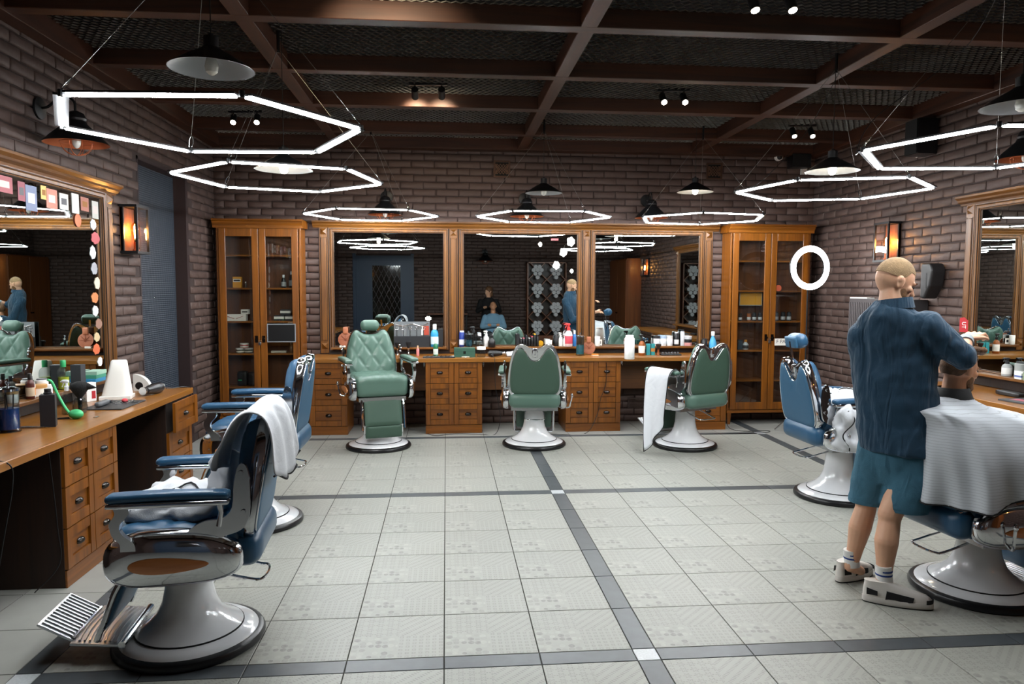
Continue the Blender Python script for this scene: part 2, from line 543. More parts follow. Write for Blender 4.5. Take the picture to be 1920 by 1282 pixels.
# holes: (a0, a1, z0, z1[, True when it goes through the slab]); bricks that furniture hides are left to the joined rest
wall_back = brick_wall('wall_back', (XL, YB, 0), (1, 0, 0), XR - XL, [], 300,
                       cut=lambda a, z: z > 2.36 or (z < .8) or 1.03 < a < 1.19 or 5.98 < a < 6.1)
wall_left = brick_wall('wall_left', (XL, YF, 0), (0, 1, 0), YB - YF, [(3.60 - YF, 4.86 - YF, 0, 2.80, True)], 300,
                       cut=lambda a, z: not (a + YF < 3.0 and .8 < z < 2.4) and a + YF > 1.2)
wall_right = brick_wall('wall_right', (XR, YB, 0), (0, -1, 0), YB - YF, [], 300, cut=lambda a, z: not (YB - a < 3.0 and z < 2.4) and z > .1)
wall_front = brick_wall('wall_front', (XR, YF, 0), (-1, 0, 0), XR - XL, [(XR + .85, XR + 2.25, 0, 2.45, True)], 0, visible=False)

# ---- niche in the left wall with the blue panel
M['bluewall'] = mat('navy_wallpaper', '35465f', .5)
nt = M['bluewall'].node_tree; bs = nt.nodes['Principled BSDF']; N, L = nt.nodes.new, nt.links.new
tc = N('ShaderNodeTexCoord'); sx = N('ShaderNodeSeparateXYZ'); L(tc.outputs['Object'], sx.inputs[0])
a_ = mth('SINE', mth('MULTIPLY', mth('ADD', sx.outputs[1], sx.outputs[2]), 160)); b_ = mth('SINE', mth('MULTIPLY', mth('SUBTRACT', sx.outputs[1], sx.outputs[2]), 160))
pt = mth('MULTIPLY', a_, b_)
bp = N('ShaderNodeBump'); bp.inputs['Strength'].default_value = .6; bp.inputs['Distance'].default_value = .004; L(pt, bp.inputs['Height']); L(bp.outputs[0], bs.inputs['Normal'])
vm = N('ShaderNodeVectorMath'); vm.operation = 'SCALE'; vm.inputs[0].default_value = lin('2d353f')[:3]
L(mth('ADD', 1, mth('MULTIPLY', pt, .28)), vm.inputs['Scale']); L(vm.outputs[0], bs.inputs['Base Color'])
M['niche'] = mat('dark_reveal', '2a1c1c', .6)
dp = MB().bb(XL - .125, XL - .115, 3.56, 4.90, 0, 2.84).build('door_1', M['bluewall'], smooth=0)
tag(dp, 'tall navy patterned panel set back in the brick wall', kind='structure')
for k, z in enumerate((2.15, 1.55, .95)):
    MB().lathe([(0, 0), (.008, .0), (.006, .006), (0, .008)], 10).xf(Matrix.Translation((XL - .115, 4.22, z)) @ Matrix.Rotation(R(90), 4, 'Y')).build('rivet', M['steel'], dp)
tr = MB()
tr.bb(XL - .118, XL + .006, 4.80, 4.86, 0, 2.80).bb(XL - .118, XL + .004, 3.60, 3.63, 0, 2.80).bb(XL - .118, XL + .004, 3.60, 4.86, 2.77, 2.80)
tr.build('trim_1', M['niche'], smooth=0); bpy.data.objects['trim_1']['kind'] = 'structure'

# ---- ceiling: black deck, expanded metal, beams
M['deck'] = mat('ceiling_black', '0c0b0b', .9)
ce = MB().bb(XL - .1, XR + .1, YF - .1, YB + .1, 3.60, 3.66).build('ceiling', M['deck'], smooth=0); tag(ce, kind='structure')
M['expanded'] = mat('expanded_metal', 'cbc7bf', .5, 0)
em = MB(); cw, ch, zb = .060, .050, 3.40
ny = int((YB - YF) / ch); nx = int((XR - XL) / (cw / 2))
for j in range(ny):
    y0 = YF + j * ch; o = len(em.v)
    if y0 < -3.3: continue
    for i in range(nx + 1):
        up = (i % 2) ^ (j % 2)
        yy = y0 + (ch * .5 if up else 0)
        xx = XL + i * cw / 2
        em.v.append(Vector((xx, yy - .006, zb - .006))); em.v.append(Vector((xx, yy + .006, zb + .006)))
    for i in range(nx):
        a = o + 2 * i; em.f.append((a, a + 2, a + 3, a + 1))
e_ = em.build('expanded_metal_sheet', M['expanded'], ce, 0); tag(e_, 'grey expanded metal mesh above the beams', kind='stuff')
BT = 3.40


def beam(x0, x1, y0, y1, z0=ZC, z1=BT, mm='beamX'):
    c = Vector(((x0 + x1) / 2, (y0 + y1) / 2, (z0 + z1) / 2))
    o = MB().box((0, 0, 0), (x1 - x0, y1 - y0, z1 - z0)).build('beam', M[mm], ce, 0, .004, 1); o.location = c
    return o


BY = [(1.47, 1.58), (2.57, 2.67), (3.63, 3.74), (4.76, 4.86), (.36, .47), (-.72, -.61), (-1.8, -1.69), (-2.9, -2.79)]
for y0, y1 in BY: beam(XL, XR, y0, y1)
for x0, x1 in ((-1.27, -1.16), (.86, .965), (2.96, 3.07)): beam(x0, x1, YF, YB, ZC + .0015, BT + .01, 'beamY')
beam(XL, XR, 5.57, YB, ZC - .01, BT + .02); beam(XL, XR, YF, YF + .15, ZC - .01, BT + .02)
beam(XL, XL + .13, YF, YB, ZC - .02, BT + .02, 'beamY'); beam(XR - .13, XR, YF, YB, ZC - .02, BT + .02, 'beamY')
# ================================================================== LAMPS
M['led'] = mat('led_tube', 'ffffff', .5, emit=LED_COL, es=LED)
M['bulb_on'] = mat('bulb_lit', 'ffffff', .4, emit=(1, .88, .72), es=30)
M['bulb_off'] = mat('bulb_unlit', 'dcdcd4', .25)
M['filament'] = mat('filament', 'ffffff', .4, emit=(1, .55, .18), es=220)
M['amberglass'] = thin('amber_bulb_glass', 'ffe0b4')
M['thinglass'] = thin('lamp_glass')
M['shade_in'] = mat('shade_inside', '8d9194', .45)
M['copper_in'] = mat('copper_lacquer', 'c06a42', .35, .5)
M['wire'] = mat('wire_rope', '8c8a86', .4, .8)
M['spot_on'] = mat('spot_lens', 'ffffff', .4, emit=(1, .86, .66), es=45)
M['rustic'] = wood('rustic_wood', '8a5126', '4a2610', 'Z', .7, .6, 0)
HEXES = [(-1.083, .436, 2.398, 4.117, 'large white hexagonal LED ring nearest the camera above the front blue chair', 0),
         (-1.125, 2.096, 2.402, 3.433, 'white hexagonal LED ring with a lit bulb lamp in it, second on the window-less mirror side', 1),
         (-.766, 4.785, 2.417, 3.253, 'white hexagonal LED ring above the green chair that faces the room', 0),
         (1.038, 4.551, 2.395, 3.088, 'white hexagonal LED ring in front of the middle wall mirror', 0),
         (2.788, 4.693, 2.407, 3.354, 'white hexagonal LED ring above the green chair with the towel', 0),
         (2.914, 2.179, 2.392, 2.857, 'white hexagonal LED ring above the empty blue chair by the brick wall', 0),
         (2.934, .523, 2.39, 3.008, 'white hexagonal LED ring above the customer, cut by the picture edge', 0)]
HEXES[1] = HEXES[1][:4] + ('white hexagonal LED ring with a glowing bulb lamp inside, above the rear blue chair', 1)


def led_hex(x, y, z, rot, label, odd):
    t = thing('hexagon_pendant', label, 'pendant light', (x, y, z), 0, 'hexagonal LED rings under the ceiling')
    Lr = .70; V = [Vector((Lr * math.cos(rot + i * PI / 3), Lr * math.sin(rot + i * PI / 3), 0)) for i in range(6)]
    for i in range(6):
        a, b = V[i], V[(i + 1) % 6]; d = (b - a).normalized(); a2, b2 = a + d * .02, b - d * .02
        h = MB().bar(a2 + Vector((0, 0, .007)), b2 + Vector((0, 0, .007)), .056, .009).build('led_bar', M['blackmetal'], t, 0)
        pts = [a2.lerp(b2, k) for k in (0, 1)]
        w_ = Vector((-d.y, d.x, 0)) * .0052
        s = MB(); ring = []
        for p in pts: ring.append([p + w_ + Vector((0, 0, .002)), p + w_ + Vector((0, 0, -.0062)), p - w_ + Vector((0, 0, -.0062)), p - w_ + Vector((0, 0, .002))])
        s.rings(ring).build('diffuser', M['led'], h, 0, fixn=True)
    for i in range(6): MB().lathe([(0, -.006), (.012, -.006), (.012, .02), (0, .02)], 10, V[i]).build('connector', M['blackmetal'], t)
    top = Vector((0, 0, 3.285 - z))
    for i in (1, 3, 5) if odd else (0, 2, 4):
        p = V[i] + Vector((0, 0, .02)); d = (top - p).normalized()
        c = MB().tube([p + d * .075, top], .0016, 5).build('suspension_cable', M['wire'], t)
        lp = [p + d * .038 + (d * math.cos(k / 10 * 2 * PI) * .036 + d.cross(Vector((0, 0, 1))).normalized() * math.sin(k / 10 * 2 * PI) * .011) for k in range(10)]
        MB().tube(lp, .0022, 5, True).build('carabiner', M['steel'], c)
    MB().cyl(top - Vector((0, 0, .03)), (0, 0, 3.40 - z), .011, n=10).build('ceiling_rod', M['blackmetal'], t)
    return t


for h in HEXES: led_hex(*h)


def shade_lamp(x, y, zr, label, lit, r=.195):
    t = thing('pendant_lamp', label, 'pendant lamp', (x, y, zr), 0, 'black metal shade lamps inside the LED rings')
    pr = [(r, 0), (r * .62, .05), (.048, .092), (.04, .10)]
    MB().lathe(pr + [(.036, .098), (.045, .088), (r * .6, .046), (r - .003, 0), (r, 0)], 36, cap=False).build('shade', M['blackmetal'], t)
    MB().lathe([(r - .004, .0005), (r * .6, .0445), (.044, .0855), (.03, .09)], 36, cap=False).build('shade_lining', M['shade_in'], t)
    MB().lathe([(0, .165), (.012, .165), (.014, .155), (.034, .15), (.034, .098), (0, .098)], 16).build('lamp_holder', M['blackmetal'], t)
    MB().lathe([(.012, .092), (.014, .07), (.024, .045), (.031, .015), (.026, -.012), (.012, -.024), (0, -.026)], 18).build('bulb', M['bulb_on' if lit else 'bulb_off'], t)
    MB().cyl((0, 0, .165), (0, 0, 3.39 - zr), .0028, n=6).build('cord', M['blackplastic'], t)
    if lit:
        ld = bpy.data.lights.new('bulb_light', 'POINT'); ld.energy = 1.2; ld.color = (1, .78, .5); ld.shadow_soft_size = .03
        lo = bpy.data.objects.new('bulb_light', ld); COL.objects.link(lo); lo.parent = t; lo.location = (0, 0, -.05)
    return t


shade_lamp(-1.075, .43, 2.668, 'black conical metal lamp, unlit, above the front blue chair', False)
shade_lamp(-1.10, 2.08, 2.462, 'black conical lamp with a glowing bulb above the rear blue chair', True)
shade_lamp(1.03, 4.50, 2.635, 'black conical lamp with white unlit bulb before the middle mirror', False)
shade_lamp(2.70, 4.66, 2.69, 'black conical lamp with lit bulb above the green chair with the towel', True)
shade_lamp(2.90, 2.16, 2.53, 'black conical lamp with lit bulb above the empty blue chair', True)
shade_lamp(3.00, .45, 2.60, 'black conical lamp with big white unlit bulb above the customer', False)


def cage_lamp(loc, rz, label, drop=0):
    t = thing('gooseneck_wall_lamp', label, 'wall lamp', loc, rz, 'gooseneck wall lamps with wire cages')
    MB().lathe([(0, 0), (.075, 0), (.072, .012), (.03, .02), (0, .02)], 24).xf(Matrix.Rotation(R(90), 4, 'X')).build('wall_plate', M['blackmetal'], t)
    yc = -.23
    MB().tube(crom([(0, -.01, 0), (0, -.06, .01), (0, -.12, .06), (0, -.18, .075), (0, yc + .005, .045), (0, yc, -.02)], 5), .009, 8).build('gooseneck', M['blackmetal'], t)
    zr = -.23; r = .20
    MB().lathe([(r, zr), (r * .8, zr + .045), (.07, zr + .13), (.062, zr + .15), (.066, zr + .165), (.05, zr + .2), (.02, zr + .215), (0, zr + .216)], 32, (0, yc, 0), cap=False).build('shade', M['blackmetal'], t)
    MB().lathe([(r - .002, zr - .001), (r * .79, zr + .042), (.066, zr + .126), (0, zr + .13)], 32, (0, yc, 0), cap=False).build('shade_lining', M['copper_in'], t)
    cg = MB()
    for k in range(4):
        a = k * PI / 4; pts = []
        for j in range(13):
            b = PI * j / 12; pts.append((math.cos(b) * .10 * math.cos(a), yc + math.cos(b) * .10 * math.sin(a), zr + .01 - math.sin(b) * .085))
        cg.tube(pts, .0022, 5)
    cg.tube([(.10 * math.cos(k * PI / 10), yc + .10 * math.sin(k * PI / 10), zr + .01) for k in range(20)], .0022, 5, True)
    cg.build('wire_cage', M['copper_in'], t)
    MB().ell((0, yc, zr + .02), (.028, .028, .05)).build('bulb', M['bulb_off'], t)
    return t


cage_lamp((XL + .017, 2.02, 2.83), R(90), 'gooseneck lamp with copper lined shade on the brick wall above the mirror with cards')
cage_lamp((XR - .017, 2.05, 2.86), R(-90), 'gooseneck lamp with copper lined shade cut by the picture edge')
for px, lb in ((722, 'gooseneck wall lamp behind the LED ring over the room-facing green chair'), (988, 'gooseneck wall lamp above the middle wall mirror'), (1222, 'gooseneck wall lamp above the wall mirror beside the glass cabinet with the yellow card')):
    p = AY(px, 378, YB - .25); cage_lamp((p.x, YB - .017, 2.72), 0, lb)
cage_lamp((1.0, YF + .017, 2.55), PI, 'gooseneck wall lamp seen only in the mirrors')


def sconce(loc, rz, label):
    t = thing('wall_sconce', label, 'wall lamp', loc, rz, 'wooden lantern sconces')
    w, d, z0, z1 = .25, .14, -.18, .18
    MB().bb(-w / 2, w / 2, -.022, 0, z0, z1).build('back_board', M['rustic'], t, 0, .002, 1)
    fr = MB().bb(-w / 2 - .006, w / 2 + .006, -d, .0, z1, z1 + .022).bb(-w / 2 - .006, w / 2 + .006, -d, .0, z0 - .022, z0)
    fr.bb(-w / 2, -w / 2 + .018, -d, -d + .018, z0, z1).bb(w / 2 - .018, w / 2, -d, -d + .018, z0, z1)
    fr.bb(-w / 2, -w / 2 + .018, -.03, -.004, z0, z1).bb(w / 2 - .018, w / 2, -.03, -.004, z0, z1)
    fr.build('lantern_frame', M['blackmetal'], t, 0)
    for x in (-w / 2 + .008, w / 2 - .008): MB().bb(x - .001, x + .001, -d + .018, -.03, z0, z1).build('glass_pane', M['thinglass'], t, 0)
    MB().bb(-w / 2 + .018, w / 2 - .018, -d + .006, -d + .008, z0, z1).build('glass_pane', M['thinglass'], t, 0)
    MB().lathe([(0, -.18), (.028, -.18), (.028, -.165), (.018, -.16), (.018, -.10), (0, -.10)], 14, (0, -.075, 0)).build('lamp_holder', M['copper_in'], t)
    MB().lathe([(.014, -.10), (.018, -.07), (.033, -.03), (.038, .01), (.03, .045), (.012, .062), (0, .064)], 16, (0, -.075, 0)).build('bulb', M['amberglass'], t)
    fb = MB()
    for k in range(4):
        a = k * PI / 2; fb.tube([(math.cos(a) * .008, -.075 + math.sin(a) * .008, -.07), (math.cos(a) * .013, -.075 + math.sin(a) * .013, .03)], .0022, 5)
    fb.build('filament', M['filament'], t)
    ld = bpy.data.lights.new('sconce_light', 'POINT'); ld.energy = 3.2; ld.color = WARM; ld.shadow_soft_size = .02
    lo = bpy.data.objects.new('sconce_light', ld); COL.objects.link(lo); lo.parent = t; lo.location = (0, -.075, .0)
    return t


sconce((XL + .017, 3.31, 2.13), R(90), 'glowing wooden lantern sconce between the mirror with cards and the navy panel')
sconce((XR - .017, 4.03, 2.13), R(-90), 'glowing wooden lantern sconce on the brick wall above the barber')
sconce((XR - .017, -1.9, 2.13), R(-90), 'glowing wooden lantern sconce seen only in the mirrors')


def track(px1, px2, py, z, label, lit, aim=(0, -1, -.9), zbar=3.395, power=7):
    a, b = AZ(px1, py, z), AZ(px2, py, z)
    c = (a + b) / 2; c.z = 0
    t = thing('track_spotlight', label, 'spotlight', (c.x, c.y, zbar), 0, 'twin track spotlights under the metal mesh')
    d = b - a; d.z = 0; hl = d.length / 2; u = d.normalized()
    MB().bar(-u * (hl + .05), u * (hl + .05), .03, .025).build('track_bar', M['blackmetal'], t, 0, .003, 1)
    for s in (-1, 1):
        p = u * hl * s; am = Vector(aim).normalized()
        MB().cyl(p, p + Vector((0, 0, -.06)), .007, n=8).build('stem', M['blackmetal'], t)
        q0 = p + Vector((0, 0, -.075)) - am * .05; q1 = p + Vector((0, 0, -.075)) + am * .06
        hd = MB().cyl(q0, q1, .03, .03, 18).build('spot_head', M['blackmetal'], t)
        MB().cyl(q1, q1 + am * .003, .024, .024, 16).build('lens', M['spot_on' if lit else 'shade_in'], hd)
        if lit:
            ld = bpy.data.lights.new('spot_light', 'SPOT'); ld.energy = power; ld.color = (1, .80, .55); ld.spot_size = R(75); ld.spot_blend = .7; ld.shadow_soft_size = .02
            lo = bpy.data.objects.new('spot_light', ld); COL.objects.link(lo); lo.parent = t; lo.location = q1 + am * .012
            lo.rotation_euler = am.to_track_quat('-Z', 'Y').to_euler()
    return t


track(438, 482, 225, 3.31, 'twin spotlight shining behind the large front LED ring', True, (.1, -.75, -.75))
track(1243, 1282, 187, 3.31, 'twin spotlight shining right of the long middle beam', True, (0, -.75, -.75))
track(1487, 1521, 250, 3.31, 'twin spotlight shining near the small speaker corner', True, (.0, -.6, -.8))
track(778, 828, 172, 3.33, 'twin spotlight with dark backs turned towards us, lighting a beam', True, (0, .93, -.36), power=16)
track(1412, 1482, 10, 3.30, 'twin spotlight at the top edge of the picture', True, (.1, -.35, -.93))
track(640, 740, -60, 3.31, 'twin spotlight just above the picture lighting the nearest beam', True, (.1, .9, -.3), power=22)

# ring light on its stand
c = AY(1518, 502, 4.72)
t = thing('ring_light', 'round glowing ring light on a thin stand before the glass cabinet', 'ring light', (c.x, c.y, 0), R(8))
z = c.z; ro, ri = .245, .178
M['ring'] = mat('ring_led', 'ffffff', .5, emit=(1, 1, 1), es=14)
pr = [(ri, -.012), (ri + .008, -.02), (ro - .008, -.02), (ro, -.012)]
b = MB(); rs = []
for k in range(48):
    a = 2 * PI * k / 48; rs.append([(r_ * math.cos(a), y_, z + r_ * math.sin(a)) for r_, y_ in pr])
b.rings(rs, closed=True).build('ring_diffuser', M['ring'], t, fixn=True)
b = MB(); rs = []
for k in range(48):
    a = 2 * PI * k / 48; rs.append([(r_ * math.cos(a), y_, z + r_ * math.sin(a)) for r_, y_ in ((ri, -.011), (ro, -.011), (ro, .014), (ri, .014))])
b.rings(rs, closed=True).build('ring_housing', M['blackplastic'], t, fixn=True)
MB().cyl((0, .02, .32), (0, .02, z - ro + .03), .011, n=10).build('pole', M['blackmetal'], t)
for k in range(3):
    a = R(90 + 25) + k * 2 * PI / 3
    MB().cyl((0, .02, .34), (math.cos(a) * .36, .02 + math.sin(a) * .36, .008), .008, n=8).build('leg', M['steel'], t)
# ================================================================== FURNITURE
M['gold'] = wood('frame_wood', '7a4c14', '4a2a07', 'Z', 1, .42, .12)
M['goldX'] = wood('frame_wood_x', '7a4c14', '4a2a07', 'X', 1, .42, .12)
M['backpanel'] = wood('modesty_wood', '6d4218', '492a0e', 'X', .8, .5, .1)
M['darkshade'] = wood('dark_wood_shade', '2e190c', '1a0d06', 'Z', .8, .55, .1)  # dark wood; shade of knee spaces and frame gaps is put into its colour
M['bronze'] = mat('bronze_pull', '45403c', .16, 1)
DRAWER = {}
M['gapshade'] = mat('painted_gap_shade', '1c0f06', .8)  # flat dark brown that paints in the shade of gaps and mouldings


def drawer_meshes(w, h):
    k = (round(w, 3), round(h, 3))
    if k in DRAWER: return DRAWER[k]
    st, g = .062 if w > .35 else .052, .003; x = w / 2 - g; z = h / 2 - g; rl = .058
    f = MB().bb(-x, -x + st, -.02, 0, -z, z).bb(x - st, x, -.02, 0, -z, z).bb(-x + st + .004, x - st - .004, -.018, 0, z - rl, z).bb(-x + st + .004, x - st - .004, -.018, 0, -z, -z + rl)
    p = MB().bb(-x + st + .004, x - st - .004, -.007, -.002, -z + rl + .004, z - rl - .004)
    hd = MB(); pts = []
    rs = []
    for i in range(9):
        t_ = PI * i / 8; rs.append([(.036 * math.cos(t_), -.026 * math.sin(t_) * math.sin(PI * j / 6), .004 + .019 * math.cos(PI * j / 6) * math.sin(t_) ** .5) for j in range(7)])
    hd.grid(rs)
    DRAWER[k] = (f.mesh('drawer', M['oakZ'], 0), p.mesh('panel', M['oakX'], 0), hd.mesh('cup_handle', M['bronze'], 60))
    return DRAWER[k]


def pedestal(loc, rz, ncol, w, label, h=.79, depth=.54, open_top=None, cm_='oakZ'):
    """drawer pedestal, local front at y=0 facing -Y, x centred"""
    t = thing('drawer_pedestal', label, 'drawer unit', loc, rz, 'oak drawer pedestals')
    W = ncol * w; dh = (h - .10) / 3
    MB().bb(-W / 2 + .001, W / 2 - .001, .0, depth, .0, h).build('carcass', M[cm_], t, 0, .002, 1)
    MB().bb(-W / 2, W / 2, -.012, 0, 0, .096).build('plinth', M['oakX'], t, 0, .002, 1)
    MB().bb(-W / 2 + .004, W / 2 - .004, -.002, .001, .096, h - .004).build('gap_shade_board', M['gapshade'], t, 0)  # dark board that paints shade between the drawer fronts
    fm, pm, hm = drawer_meshes(w, dh)
    for c in range(ncol):
        for r_ in range(3):
            out = .05 if open_top == (c, r_) else 0
            d = linked('drawer', fm, t, (-W / 2 + (c + .5) * w, -out, .10 + (r_ + .5) * dh))
            linked('panel', pm, d, (0, 0, 0)); linked('cup_handle', hm, d, (0, -.007, -.003))
    return t


YC = 5.13     # face of the back drawer units
ztop = .86
for x, n, w, lb in ((-1.30, 1, .42, 'single oak drawer unit beside the glass cabinet with the orange box'), (.10, 2, .32, 'double oak drawer unit left of the middle green chair'),
                    (1.70, 2, .32, 'double oak drawer unit right of the middle green chair'), (3.07, 1, .42, 'single oak drawer unit behind the green chair with the towel')):
    pedestal((x, YC, 0), 0, n, w, lb, .812)
t = MB().bb(-1.53, 3.31, YC - .04, YB - .018, .814, ztop).build('worktop', M['topX'], smooth=0, bevel=.004)
tag(t, 'long oak worktop along the back wall under three mirrors', 'worktop')
t = thing('modesty_panel', 'brown wooden panel hung under the long back worktop', 'panel', (0, 0, 0))
for x0, x1 in ((-1.085, -.222), (.424, 1.378), (2.024, 2.856)): MB().bb(x0, x1, 5.52, 5.535, .44, .812).build('board', M['backpanel'], t, 0)


def mirror_unit(loc, rz, spans_, z0, z1, label, name='framed_mirror', ledge=True, crown_l=True, crown_r=True):
    """mirrors set in an oak frame; local x along the wall, wall face at y=0, room towards -Y"""
    t = thing(name, label, 'mirror', loc, rz)
    x0, x1 = spans_[0][0], spans_[-1][1]; ol, orr = x0 - .18, x1 + .18
    th = .035
    MB().bb(ol, orr, -.02, -.004, ztop if rz == 0 else .84, z1 + .06).build('back_board', M['darkshade'], t, 0)
    for i, (a, b) in enumerate(spans_):
        MB().bb(a, b, -.026, -.0225, z0, z1).build('mirror_glass', M['mirror'], t, 0)
        # moulded frame: mitred, stepped profile
        prof = [(0, -.0225), (0, -.032), (.012, -.036), (.016, -.046), (.034, -.05), (.046, -.042), (.058, -.044), (.062, -.0205)]
        rs = []
        for (cx, cz, sx_, sz_) in ((a, z0, -1, -1), (b, z0, 1, -1), (b, z1, 1, 1), (a, z1, -1, 1)):
            rs.append([(cx + sx_ * d_, y_, cz + sz_ * d_) for d_, y_ in prof])
        fr_ = MB().rings(rs, closed=True).build('mirror_frame', M['gold'], t, 20, fixn=True)
        for d0, d1, yy in ((.0005, .006, -.0355), (.0135, .0165, -.0465), (.043, .0475, -.0455)):
            rs = []
            for (cx, cz, sx_, sz_) in ((a, z0, -1, -1), (b, z0, 1, -1), (b, z1, 1, 1), (a, z1, -1, 1)):
                rs.append([(cx + sx_ * d0, yy, cz + sz_ * d0), (cx + sx_ * d1, yy, cz + sz_ * d1), (cx + sx_ * d1, yy + .012, cz + sz_ * d1), (cx + sx_ * d0, yy + .012, cz + sz_ * d0)])
            MB().rings(rs, closed=True).build('bead_shade_strip', M['gapshade'], fr_, 20, fixn=True)  # dark strips colouring shade into the creases of the moulding
        if ledge:
            MB().bb(a - .035, b + .035, -.14, -.02, z0 - .042, z0 - .018).build('ledge', M['goldX'], t, 0, .004)
    # pilasters
    cs = [(ol + .012, x0 - .072)] + [(spans_[i][1] + .072, spans_[i + 1][0] - .072) for i in range(len(spans_) - 1)] + [(x1 + .072, orr - .012)]
    zb = (ztop if rz == 0 else .84)
    for a, b in cs:
        m_ = (a + b) / 2; w = min(.1, b - a)
        p = MB().bb(m_ - w / 2, m_ + w / 2, -.042, -.02, zb + .012, z1 + .06).build('pilaster', M['gold'], t, 0, .003, 1)
        MB().bb(m_ - w * .3, m_ + w * .3, -.05, -.04, z0 + .06, z1 - .06).build('fillet', M['gold'], p, 0, .004, 1)
        for xs_ in (-1, 1): MB().bb(m_ + xs_ * w * .36 - .003, m_ + xs_ * w * .36 + .003, -.0435, -.041, z0 + .05, z1 - .05).build('groove_shade_strip', M['gapshade'], p, 0)  # raised dark strips painted as the shade of grooves
        for zc in (z0 - .005, z1 + .012):
            h_ = w * .36
            MB().add([(m_ - h_, -.042, zc - h_), (m_ + h_, -.042, zc - h_), (m_ + h_, -.042, zc + h_), (m_ - h_, -.042, zc + h_), (m_, -.072, zc)],
                     [(0, 1, 4), (1, 2, 4), (2, 3, 4), (3, 0, 4), (3, 2, 1, 0)]).build('pyramid_block', M['gold'], p, 0)
    prof = [(-.004, z1 + .055), (-.045, z1 + .055), (-.05, z1 + .07), (-.075, z1 + .085), (-.08, z1 + .10), (-.105, z1 + .118), (-.105, z1 + .135), (-.004, z1 + .135)]
    MB().rings([[(ol - (.06 if crown_l else 0), y, z) for y, z in prof], [(orr + (.06 if crown_r else 0), y, z) for y, z in prof]]).build('crown_moulding', M['goldX'], t, 20, fixn=True)
    return t


mirror_unit((0, YB - .017, 0), 0, [(-1.30, -.02), (.23, 1.60), (1.83, 3.12)], .965, 2.295, 'row of three framed mirrors above the long back worktop', ledge=True)
# side stations
ZL = .835
mirror_unit((XL + .017, 0, 0), R(90), [(.55, 2.79)], .975, 2.325, 'large wooden framed mirror edged with cards and stickers')
mirror_unit((XR - .017, 0, 0), R(-90), [(-2.75, -.50)], .975, 2.325, 'wooden framed mirror on the brick wall behind the customer, cut by the edge')
for xx, yy, lb, x0, x1, nm in ((0, 0, 'worn oak worktop under the mirror with cards, crowded with bottles', XL + .018, -2.045, 'L'), (0, 0, 'oak worktop beyond the customer, cut by the edge', 3.98, XR - .018, 'R')):
    t = MB().bb(x0, x1, -.75, 2.975 if nm == 'L' else 2.95, ZL - .045, ZL).build('worktop', M['topY'], smooth=0, bevel=.004); tag(t, lb, 'worktop')
pedestal((-2.075, 1.255, 0), R(90), 2, .325, 'double oak drawer unit under the bottle crowded worktop', .788, .55, None, 'darkshade')
pedestal((-2.075, 2.70, 0), R(90), 1, .50, 'oak drawer unit with its top drawer ajar beside the navy panel', .788, .55, (0, 2), 'darkshade')
pedestal((4.01, 1.0, 0), R(-90), 2, .325, 'double oak drawer unit hidden behind the customer', .788, .55)
pedestal((4.01, 2.68, 0), R(-90), 1, .50, 'oak drawer unit at the far end of the customer station', .788, .55)
t = MB().bb(XL + .02, XL + .035, 1.60, 2.44, .02, .785).build('back_panel', M['darkshade'], smooth=0); tag(t, 'wooden panel coloured as deep shade under the bottle crowded worktop', 'panel')
t = MB().bb(XL + .02, XL + .035, -.7, .925, .02, .785).build('back_panel', M['darkshade'], smooth=0); tag(t, 'wooden panel coloured as deep shade in the knee space nearest the camera', 'panel')


